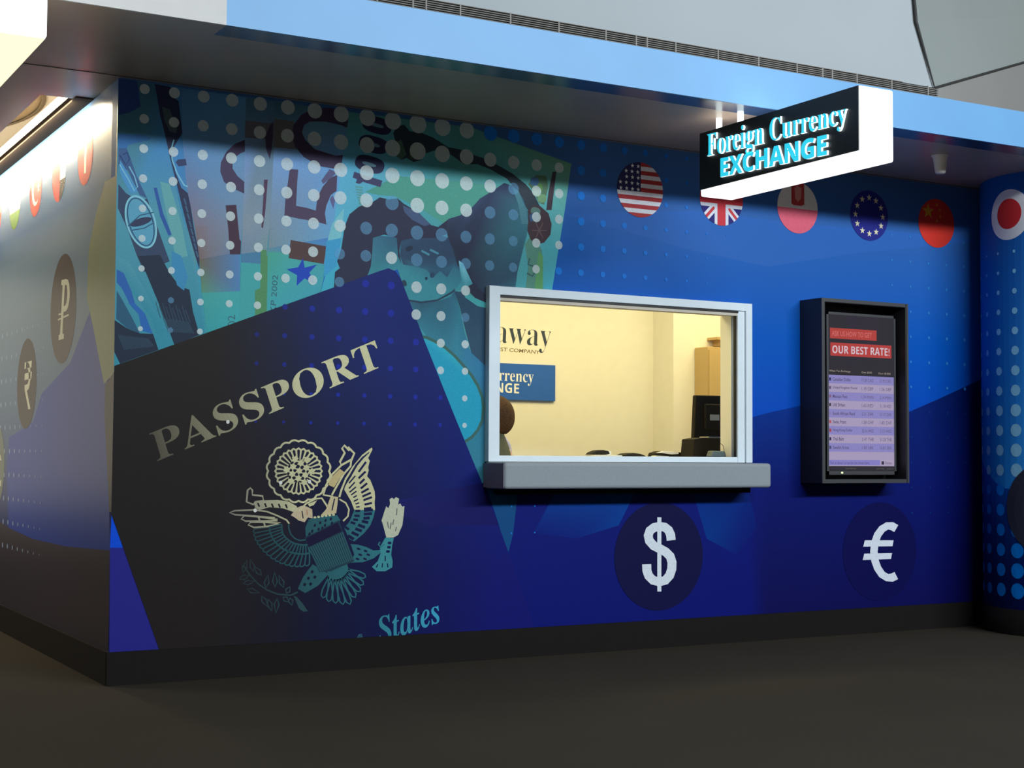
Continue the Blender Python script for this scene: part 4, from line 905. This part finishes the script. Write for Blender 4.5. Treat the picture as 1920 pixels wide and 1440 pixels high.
for (x0, y0), (x1, y1) in (((675, 958), (666, 958)), ((674, 967), (664, 967)), ((671, 975), (662, 974)), ((666, 982), (657, 979)), ((654, 993), (647, 988))): g.stroke([(x0, y0), (x1, y1)], 4.6, dk, CL+1)
# shield with stripes
fill([(571, 1008), (635, 975), (642, 996), (664, 1052), (650, 1058), (620, 1071), (598, 1073), (580, 1030)], lambda x, y: (30, 58, 70))
fill([(573, 1009), (633, 979), (641, 996), (578, 1026)], lambda x, y: (22, 18, 52), CL+1)
for k in range(17):
    t_ = k/16; x0, y0 = 578+(642-578)*t_, 1027+(998-1027)*t_; x1, y1 = 602+(661-602)*t_, 1072+(1050-1072)*t_
    g.stroke([(x0, y0), (x1, y1)], 2.0, lambda x, y: (42, 86, 94), CL+1)
# legs, tail, arrows, olive branch
fill([(586, 1058), (578, 1068), (568, 1082), (558, 1104), (572, 1112), (596, 1098), (616, 1076)], tl)
for X, Y in ((585, 1072), (578, 1084), (571, 1096), (590, 1082), (582, 1095)): g.poly(pill(X, Y, 5, 6, 30), [dk(X, Y)]*28, CL+1)
fill([(657, 1020), (670, 1021), (685, 1025), (700, 1032), (713, 1031), (716, 1034), (700, 1047), (680, 1054), (655, 1055), (664, 1040)], tl)
for X, Y in ((672, 1029), (685, 1033), (675, 1040), (690, 1040), (670, 1048), (684, 1048)): g.poly(pill(X, Y, 7, 4, 20), [dk(X, Y)]*28, CL+1)
fill([(612, 1070), (650, 1056), (654, 1070), (640, 1084), (618, 1090)], tl)
for bx_, by_, tx, ty in ((616, 1082, 605, 1121), (621, 1085, 616, 1128), (627, 1086, 629, 1131), (632, 1086, 643, 1133), (637, 1084, 656, 1133), (642, 1082, 666, 1120), (646, 1078, 675, 1109), (650, 1073, 681, 1096), (652, 1067, 685, 1082)):
    dx, dy = tx-bx_, ty-by_; L_ = math.hypot(dx, dy); nx, ny = -dy/L_, dx/L_
    g.stroke([(bx_, by_), (bx_+dx*.6+nx*5, by_+dy*.6+ny*5), (bx_+dx*.9+nx*4.5, by_+dy*.9+ny*4.5), (tx, ty), (bx_+dx*.9-nx*4.5, by_+dy*.9-ny*4.5), (bx_+dx*.6-nx*5, by_+dy*.6-ny*5), (bx_, by_)], 2.6, tl, CL)
fill([(724, 1008), (718, 985), (715, 976), (721, 957), (724, 949), (728, 953), (731, 945), (730, 936), (735, 933), (738, 936), (742, 932), (748, 935), (746, 946), (750, 944), (754, 950), (758, 949), (757, 962), (754, 985), (746, 1003), (737, 1008)], lambda x, y: (180, 182, 160))
for q in ([(733, 980), (731, 992)], [(738, 974), (736, 984)], [(744, 953), (743, 966)], [(726, 978), (728, 990)], [(741, 996), (743, 988)]): g.stroke(q, 1.8, lambda x, y: (96, 96, 96), CL+1)
fill([(722, 1008), (738, 1009), (735, 1022), (733, 1040), (736, 1052), (735, 1064), (722, 1071), (706, 1071), (697, 1063), (708, 1052), (713, 1038), (712, 1026)], lambda x, y: (58, 132, 140))
g.stroke([(712, 1016), (709, 1021), (714, 1026), (720, 1020)], 2.6, tl, CL)
for X, Y in ((730, 1018), (729, 1026), (727, 1034)): g.poly(pill(X, Y, 7, 5, 0), [dk(X, Y)]*28, CL+1)
for q in ([(722, 1042), (722, 1052)], [(717, 1056), (716, 1064)], [(726, 1056), (727, 1064)], [(708, 1058), (705, 1064)]): g.stroke(q, 2, dk, CL+1)
def ol(x, y): s = max(0, min(1, (x-450)/120)); return (36+6*s, 48+22*s, 52+24*s)
g.stroke([(558, 1110), (545, 1116), (520, 1114), (500, 1106), (484, 1095), (468, 1078), (456, 1060)], 3.0, ol, CL)
for X, Y, an, L_ in ((459, 1062, 70, 24), (472, 1060, 105, 24), (483, 1070, 130, 22), (500, 1090, 80, 26), (515, 1087, 92, 28), (527, 1090, 110, 24), (466, 1092, 10, 22), (474, 1108, -15, 24), (496, 1128, -60, 24), (506, 1135, -75, 24), (518, 1136, -95, 28), (458, 1082, 20, 20), (536, 1124, -40, 14), (545, 1128, -75, 14), (540, 1106, 60, 14)):
    t_ = math.radians(an); ux, uy = math.cos(t_), -math.sin(t_); nx, ny = -uy, ux
    g.stroke([(X-ux*L_/2, Y-uy*L_/2), (X-ux*L_*.1+nx*4.5, Y-uy*L_*.1+ny*4.5), (X+ux*L_/2, Y+uy*L_/2), (X-ux*L_*.1-nx*4.5, Y-uy*L_*.1-ny*4.5)], 2.8, ol, CL, True)
fill([(550, 1117), (556, 1119), (566, 1130), (577, 1146), (568, 1147), (560, 1140)], ol)
g.build('passport_crest', M_PRINT, wall_front, 'gold and teal eagle crest')

# ---- halftone dots
pas = [(p.x, p.z) for p in outline]
notes = [wxz(*p) for p in [(222, 147), (884, 239), (1071, 307), (1058, 400), (1045, 480), (1034, 550), (905, 560), (905, 906), (216, 906)]]
darks = [[wxz(*p) for p in poly_] for poly_ in (
    [(626, 540), (637, 503), (632, 490), (640, 465), (646, 425), (672, 388), (712, 370), (757, 382), (808, 422), (842, 410), (882, 392), (925, 357), (965, 350), (980, 372), (975, 430), (970, 510), (966, 541), (905, 540), (868, 494), (850, 500), (800, 500), (752, 494), (744, 446), (699, 446), (695, 500), (686, 524)],
    [(852, 546), (907, 580), (907, 690), (884, 662), (874, 625)],
    [(218, 600), (287, 626), (297, 656), (225, 682)], [(273, 510), (337, 537), (355, 543), (374, 628), (327, 647)])]
dp = front(); dd = front(); db = front()
for i in range(28):
    for j in range(20):
        x = 0.1225+0.149*i; z = 2.897-0.1475*j
        gx = 1-abs(x-1.65)/1.65*0.55 if x < 1.65 else max(0.0, 1-(x-1.65)/2.3)
        r = 0.052*gx*max(0.12, 1-(2.94-z)*0.42)
        if r < 0.004 or z < 0.55 or z-r < 0 or z+r > H-0.004: 
            if r < 0.004 or z < 0.55: continue
        if WX0-0.09-r < x < WX1+0.1+r and 0.93-r < z < 2.05+r: continue
        def w(X, Z): return Vector((X, 0, min(Z, H-0.003)))
        if inside((x, z), pas):
            if x < 0.66 and z > 0.9 and x < 0.62: continue
            if z < 1.22: continue
            k = max(0.25, min(1, (x-0.5)/0.6)); db.disc(x, z, r*0.72, (24, 28+12*k, 80+64*k), 22, w, 14)
        elif inside((x, z), notes):
            if any(inside((x, z), q) for q in darks): dd.disc(x, z, r, (120, 180, 240), 26, w)
            else: dp.disc(x, z, r, (208, 222, 236), 26, w)
        else:
            s = max(0.0, min(1.0, (x-2.5)/1.3)); db.disc(x, z, r, (26+8*s, 116-16*s, 206-20*s), 22, w, 18)
for i in range(5):
    for j in range(12):
        x = 5.046+0.163*i; z = 2.566-0.1645*j; r = 0.008+0.0015*i*max(0, 1-abs(z-1.9))
        if x < 5.05 and z < 2.12 or x > 5.72: continue
        if 0.95 < z < 2.1 and x < 5.02: continue
        db.disc(x, z, r*0.9, (44, 116, 184) if z > 1.52 else (8, 40, 110), 22, fw, 10)
dp.build('dot_pattern', M_DOT, wall_front, 'pale dots over the banknotes'); dd.build('dot_pattern', M_DOTDIM, wall_front, 'faint dots over the dark parts'); db.build('dot_pattern', M_PRINT, wall_front, 'blue dots')
# white sparkle dots printed on the lettering
g = front()
for x, y in ((427, 791), (478, 957), (526, 905), (580, 903)): g.poly(pill(x, y, 6, 7, 0), (205, 205, 200), 27)
g.build('dot_pattern', M_PRINT, wall_front, 'white dots on the lettering')

# ---- flags and currency symbols
def flag(put_w, normal, parent, cx_, cz_, r, pieces, label, base=26, film=None):
    """pieces: list of (polygon in unit disc coordinates, rgb)"""
    a = Art(None, normal)
    disc = [(math.cos(2*math.pi*k/48), math.sin(2*math.pi*k/48)) for k in range(48)]
    for k, (poly_, rgb) in enumerate(pieces):
        q = disc if poly_ is None else clip_disc(poly_)
        if len(q) < 3: continue
        a.raw([put_w(cx_+r*x, cz_+r*z) for x, z in q], paint(rgb), base+0.5*k)
    return a.build('flag_roundel', film or M_PRINT, parent, label)
US = [(None, (206, 206, 214))]
for k in range(7): US.append((rect(-1.1, 1.1, 1-2*(2*k+1)/13.0, 1-2*(2*k)/13.0), (160, 52, 56)))
US.append((rect(-1.1, 0.02, -0.08, 1.1), (40, 42, 84)))
for j in range(5):
    for i in range(4):
        X = -0.86+0.25*i+(0.0 if j % 2 else 0.02); Z = 0.84-0.21*j
        if X*X+Z*Z < 0.85 and X < -0.04: US.append((star(X, Z, 0.085), (215, 215, 220)))
UK = [(None, (44, 40, 108))]
for s in (-1, 1):
    UK.append(([(-1.1, -1.1*s-0.22), (-1.1, -1.1*s+0.22), (1.1, 1.1*s+0.22), (1.1, 1.1*s-0.22)], (206, 206, 216)))
for s in (-1, 1): UK.append(([(-1.1, -1.1*s-0.08), (-1.1, -1.1*s+0.08), (1.1, 1.1*s+0.08), (1.1, 1.1*s-0.08)], (190, 60, 66)))
UK += [(rect(-0.32, 0.32, -1.1, 1.1), (206, 206, 216)), (rect(-1.1, 1.1, -0.32, 0.32), (206, 206, 216)), (rect(-0.19, 0.19, -1.1, 1.1), (190, 56, 64)), (rect(-1.1, 1.1, -0.19, 0.19), (190, 56, 64))]
PL = [(None, (214, 210, 205)), (rect(-1.1, 1.1, -1.1, -0.04), (208, 92, 112)), ([(-0.31, 0.98), (0.33, 0.98), (0.33, 0.14), (0.18, 0.08), (-0.2, 0.08), (-0.31, 0.14)], (176, 60, 58)), ([(-0.15, 0.75), (0.02, 0.85), (0.2, 0.75), (0.16, 0.35), (0.02, 0.22), (-0.12, 0.35)], (200, 130, 120))]
EU = [(None, (36, 40, 122))]+[(star(0.72*math.cos(math.radians(30*k)), 0.72*math.sin(math.radians(30*k)), 0.14), (214, 204, 170)) for k in range(12)]
CN = [(None, (196, 50, 40)), (star(-0.46, 0.46, 0.34), (196, 140, 40))]+[(star(X, Z, 0.10, 60), (196, 110, 40)) for X, Z in ((0.02, 0.76), (0.2, 0.56), (0.2, 0.3), (0.02, 0.1))]
for k, (pc, lb) in enumerate(((US, 'stars and stripes roundel'), (UK, 'crossed union flag roundel behind the hanging sign'), (PL, 'white over red roundel with small red shield'), (EU, 'dark blue roundel with ring of stars'), (CN, 'red roundel with yellow star'))):
    flag(fw, NF, wall_front, 3.064+0.5962*k, 2.676, 0.163, pc, lb)
def symbol(art_put, normal, parent, disc_c, disc_r, disc_rgb, body, quad, rgb, label, world, bold=0.0, dl=24, film=None):
    a = Art(art_put, normal); a.disc(disc_c[0], disc_c[1], disc_r, disc_rgb, dl, world, 56); letter(a, body, quad, rgb, dl+2, bold)
    return a.build('currency_symbol', film or M_PRINT, parent, label)
c = wxz(1236, 1043)
g = Art(lambda px, py: on_y(px, py), NF); g.disc(c[0], c[1], 0.315, (14, 15, 62), 23, fw, 56); EW = (208, 214, 230)
g.stroke([(1258, 1013), (1257, 1003), (1253, 994), (1246, 988.5), (1236, 987), (1226, 989), (1218, 995), (1215, 1004), (1217, 1014), (1225, 1023), (1237, 1029), (1248, 1035), (1256, 1043), (1259.5, 1054), (1259, 1067), (1255, 1079), (1247, 1088), (1236, 1091), (1224, 1088), (1216, 1080), (1212.5, 1070), (1212, 1058)], 17, EW, 26)
g.poly([(1232, 970), (1239.5, 970), (1239.5, 1109), (1232, 1109)], EW, 26.5)
g.build('currency_symbol', M_PRINT, wall_front, 'white dollar sign on a dark disc')
c = wxz(1650, 1034)
g = Art(lambda px, py: on_y(px, py), NF); g.disc(c[0], c[1], 0.315, (9, 11, 71), 23, fw, 56); EW = (208, 213, 228)
g.stroke([(1680, 991), (1672, 986.5), (1663, 986), (1653, 992), (1645, 1003), (1640, 1017), (1638, 1034), (1640, 1051), (1645, 1065), (1653, 1077), (1663, 1083), (1672, 1083), (1680, 1079)], [15, 15.5, 14, 14, 14, 14, 14, 14, 14, 14, 14, 15.5, 15], EW, 26)
g.poly([(1621, 1013), (1675, 1013), (1673, 1024), (1618, 1025)], EW, 26); g.poly([(1620, 1038), (1672, 1037), (1670, 1048), (1617, 1050)], EW, 26)
g.build('currency_symbol', M_PRINT, wall_front, 'white euro sign on a dark disc')

# ================================================================== printed mural on the side wall
NL = (-1, 0, 0)
def lw(y, z): return Vector((0, y, z))
def side(): return Art(lambda px, py: on_x(px, py, 0.0), NL)
g = side()
g.poly([(221, 185), (216, 330), (197, 340), (180, 400), (166, 470), (163, 560), (176, 620), (195, 720), (214, 700), (219, 400)], [(150, 160, 120)]*10, 2)
g.poly([(214, 697), (197, 722), (196, 780), (205, 960), (209, 960)], (60, 52, 44), 3)
zt = 2.94
yy = [0.60, 0.72, 0.62, 0.45]
g.build('banknote', M_PRINTG, wall_left, 'pale yellow green edge of a banknote wrapping the corner')
g = side()
wv = [(197, 600), (170, 585), (132, 680), (75, 740), (60, 792), (16, 822), (14, 870)]
g.poly([(198, 722), (178, 622), (168, 585), (132, 680), (78, 738), (62, 792), (17, 820), (13, 880), (16, 990), (60, 1010), (120, 1024), (206, 1032), (205, 960)], [(40, 70, 170)]*13, 1)
wp = [on_x(*p) for p in ((0, 978), (17, 990), (60, 1010), (120, 1024), (206, 1032))]
m_ = len(wp); g.raw(wp+[Vector((0, p.y, 0.15)) for p in wp], [paint((64, 58, 70))]*m_+[paint((34, 32, 50))]*m_, 1.5, [(i, i+1, i+1+m_, i+m_) for i in range(m_-1)])  # navy lower band lightened: warm light and hall reflection put into the colour
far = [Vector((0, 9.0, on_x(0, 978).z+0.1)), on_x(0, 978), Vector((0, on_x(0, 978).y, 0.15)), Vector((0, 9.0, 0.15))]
g.raw(far, [paint((64, 58, 70))]*2+[paint((34, 32, 50))]*2, 1.5)  # same painted reflection carried on to the far end
g.build('mural_wave', M_PRINTG, wall_left, 'blue wave shapes of the side mural, lower band with painted reflection')
g = Art(None, NL)
for i in range(14):
    for j in range(14):
        y = 1.55+0.149*i; z = 1.86-0.1475*j; r = 0.006+0.0016*i
        if z < 0.5: continue
        g.disc(y, z, min(r, 0.022), (150, 175, 205), 3, lw, 12)
g.build('dot_pattern', M_PRINTG, wall_left, 'small pale dots')
HK = [(None, (206, 60, 48)), (rect(-0.13, 0.13, -0.62, 0.9), (236, 226, 200))]
AE = [(None, (226, 226, 214)), (rect(-1.1, 1.1, 0.36, 1.1), (90, 140, 60)), (rect(-1.1, 1.1, -1.1, -0.3), (58, 46, 32)), (rect(-0.14, 1.1, -1.1, 1.1), (206, 60, 48))]
def cres(): return [(0.62*math.cos(q), 0.62*math.sin(q)) for q in [math.radians(50+8*k) for k in range(33)]]+[(0.16+0.50*math.cos(q), 0.50*math.sin(q)) for q in [math.radians(306-8*k) for k in range(32)]]
TR_ = [(None, (206, 52, 40)), ([(-x, z) for x, z in cres()], (236, 226, 205)), (star(-0.45, 0, 0.22), (236, 226, 205))]
IN = [(None, (232, 230, 220)), (rect(-1.1, 1.1, 0.34, 1.1), (226, 130, 50)), (rect(-1.1, 1.1, -1.1, -0.34), (112, 158, 40))]
CH_ = [(None, (206, 60, 40)), (rect(-0.18, 0.18, -0.6, 0.6), (236, 230, 215)), (rect(-0.6, 0.6, -0.18, 0.18), (236, 230, 215))]
for k, (pc, lb) in enumerate(((HK, 'red roundel with a white stem nearest the corner'), (AE, 'red, white and black roundel'), (TR_, 'red roundel with white crescent'), (IN, 'white roundel with green base'), (CH_, 'red roundel with white cross'))):
    a_ = Art(None, NL)
    flag(lw, NL, wall_left, 0.655+0.5962*k, 2.676, 0.163, pc, lb, 5, M_PRINTG)
symbol(lambda px, py: on_x(px, py, 0.0), NL, wall_left, (1.09, 1.90), 0.30, (84, 70, 64), '𝑃', [(110, 527), (131, 521), (131, 632), (110, 638)], (236, 226, 196), 'cream rouble sign on a brown disc', lw, 0.02, 5, M_PRINTG)
symbol(lambda px, py: on_x(px, py, 0.0), NL, wall_left, (1.985, 1.525), 0.27, (64, 52, 48), '₹', [(46, 680), (60, 676), (60, 766), (46, 770)], (236, 226, 196), 'cream rupee sign on a dark brown disc', lw, 0.008, 5, M_PRINTG)
symbol(lambda px, py: on_x(px, py, 0.0), NL, wall_left, (2.86, 1.03), 0.27, (120, 130, 118), '£', [(-10, 855), (3, 852), (3, 912), (-10, 916)], (214, 214, 190), 'pale pound sign low on the side wall', lw, 0.02, 5, M_PRINTG)
g = side()
g.stroke([(109, 600), (129, 590)], 3.0, (236, 226, 196), 8)
g.stroke([(110, 590), (117, 588)], 3.0, (236, 226, 196), 8)
g.build('currency_symbol', M_PRINTG, wall_left, 'crossbar of the rouble sign')

# ================================================================== round column at the right
CX, CY, CR = 6.128, -0.49, 0.545
column = thing('column', 'round blue column with pale dots and a red disc flag at the right end of the wall', 'column', (CX, CY, 0))
def cy_(deg, z, off=0.0):
    a = math.radians(deg); return Vector((CX+(CR+off)*math.cos(a), CY+(CR+off)*math.sin(a), z))
g = Art(None, (0, 0, 0))
N_ = 72
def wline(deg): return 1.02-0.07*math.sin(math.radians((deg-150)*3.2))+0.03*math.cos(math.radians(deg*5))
def col_at(deg, z):  # blue darkens towards the top and left edge, shade put into the colour
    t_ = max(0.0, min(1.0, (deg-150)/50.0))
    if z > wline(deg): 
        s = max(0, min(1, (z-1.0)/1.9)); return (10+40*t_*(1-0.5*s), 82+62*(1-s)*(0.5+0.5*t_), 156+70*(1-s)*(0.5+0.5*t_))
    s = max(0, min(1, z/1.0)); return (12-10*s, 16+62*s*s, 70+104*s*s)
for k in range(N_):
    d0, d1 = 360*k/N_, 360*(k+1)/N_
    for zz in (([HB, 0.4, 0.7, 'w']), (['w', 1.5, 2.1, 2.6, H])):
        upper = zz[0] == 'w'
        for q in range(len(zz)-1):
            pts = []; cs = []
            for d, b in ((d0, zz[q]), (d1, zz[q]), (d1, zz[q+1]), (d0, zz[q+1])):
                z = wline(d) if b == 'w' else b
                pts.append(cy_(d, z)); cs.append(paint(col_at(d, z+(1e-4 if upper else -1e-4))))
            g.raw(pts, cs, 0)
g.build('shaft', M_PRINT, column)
MB().lathe([(CR+0.014, 0.0), (CR+0.014, HB), (CR, HB+0.001)], (CX, CY, 0), 72).build('base_band', M_BASE, column, label='black base band')
g = Art(None, (0, 0, 0))
for i in range(-1, 5):
    deg = 155.5+14.6*i
    for j in range(19):
        z = 2.437-0.127*j
        if z < 0.24: continue
        r = (0.010+0.020*min(1, j/8.0)+0.0011*j)*(0.74+0.14*max(0, min(2, i)))
        c = (128, 190, 232) if z > wline(deg) else (0, 118, 215)
        if i <= 0: c = tuple(v*0.88 for v in c)  # dots near the left edge dimmed with the painted shade
        k_ = 180/math.pi/CR
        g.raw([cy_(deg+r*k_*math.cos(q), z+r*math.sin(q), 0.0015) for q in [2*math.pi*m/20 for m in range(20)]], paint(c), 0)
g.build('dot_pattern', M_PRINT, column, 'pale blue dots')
g = Art(None, (0, 0, 0))
def cdisc(deg, z, R_, rgb, off, n=40, rings=5):
    k_ = 180/math.pi/CR; pts = [cy_(deg, z, off)]; fs = []
    for i in range(1, rings+1):
        for m in range(n): q = 2*math.pi*m/n; pts.append(cy_(deg+R_*i/rings*k_*math.cos(q), z+R_*i/rings*math.sin(q), off))
    for m in range(n): fs.append((0, 1+m, 1+(m+1) % n))
    for i in range(rings-1):
        for m in range(n): a0 = 1+i*n; fs.append((a0+m, a0+n+m, a0+n+(m+1) % n, a0+(m+1) % n))
    g.raw(pts, paint(rgb), 0, fs)
cdisc(180.5, 2.677, 0.163, (214, 212, 216), 0.002); cdisc(180.5, 2.682, 0.098, (190, 46, 48), 0.003)
g.build('flag_roundel', M_PRINT, column, 'white roundel with red disc')
g = Art(None, (0, 0, 0)); cdisc(207, 0.80, 0.29, (44, 48, 62), 0.003)
g.build('currency_disc', M_PRINT, column, 'slate grey disc at the edge')
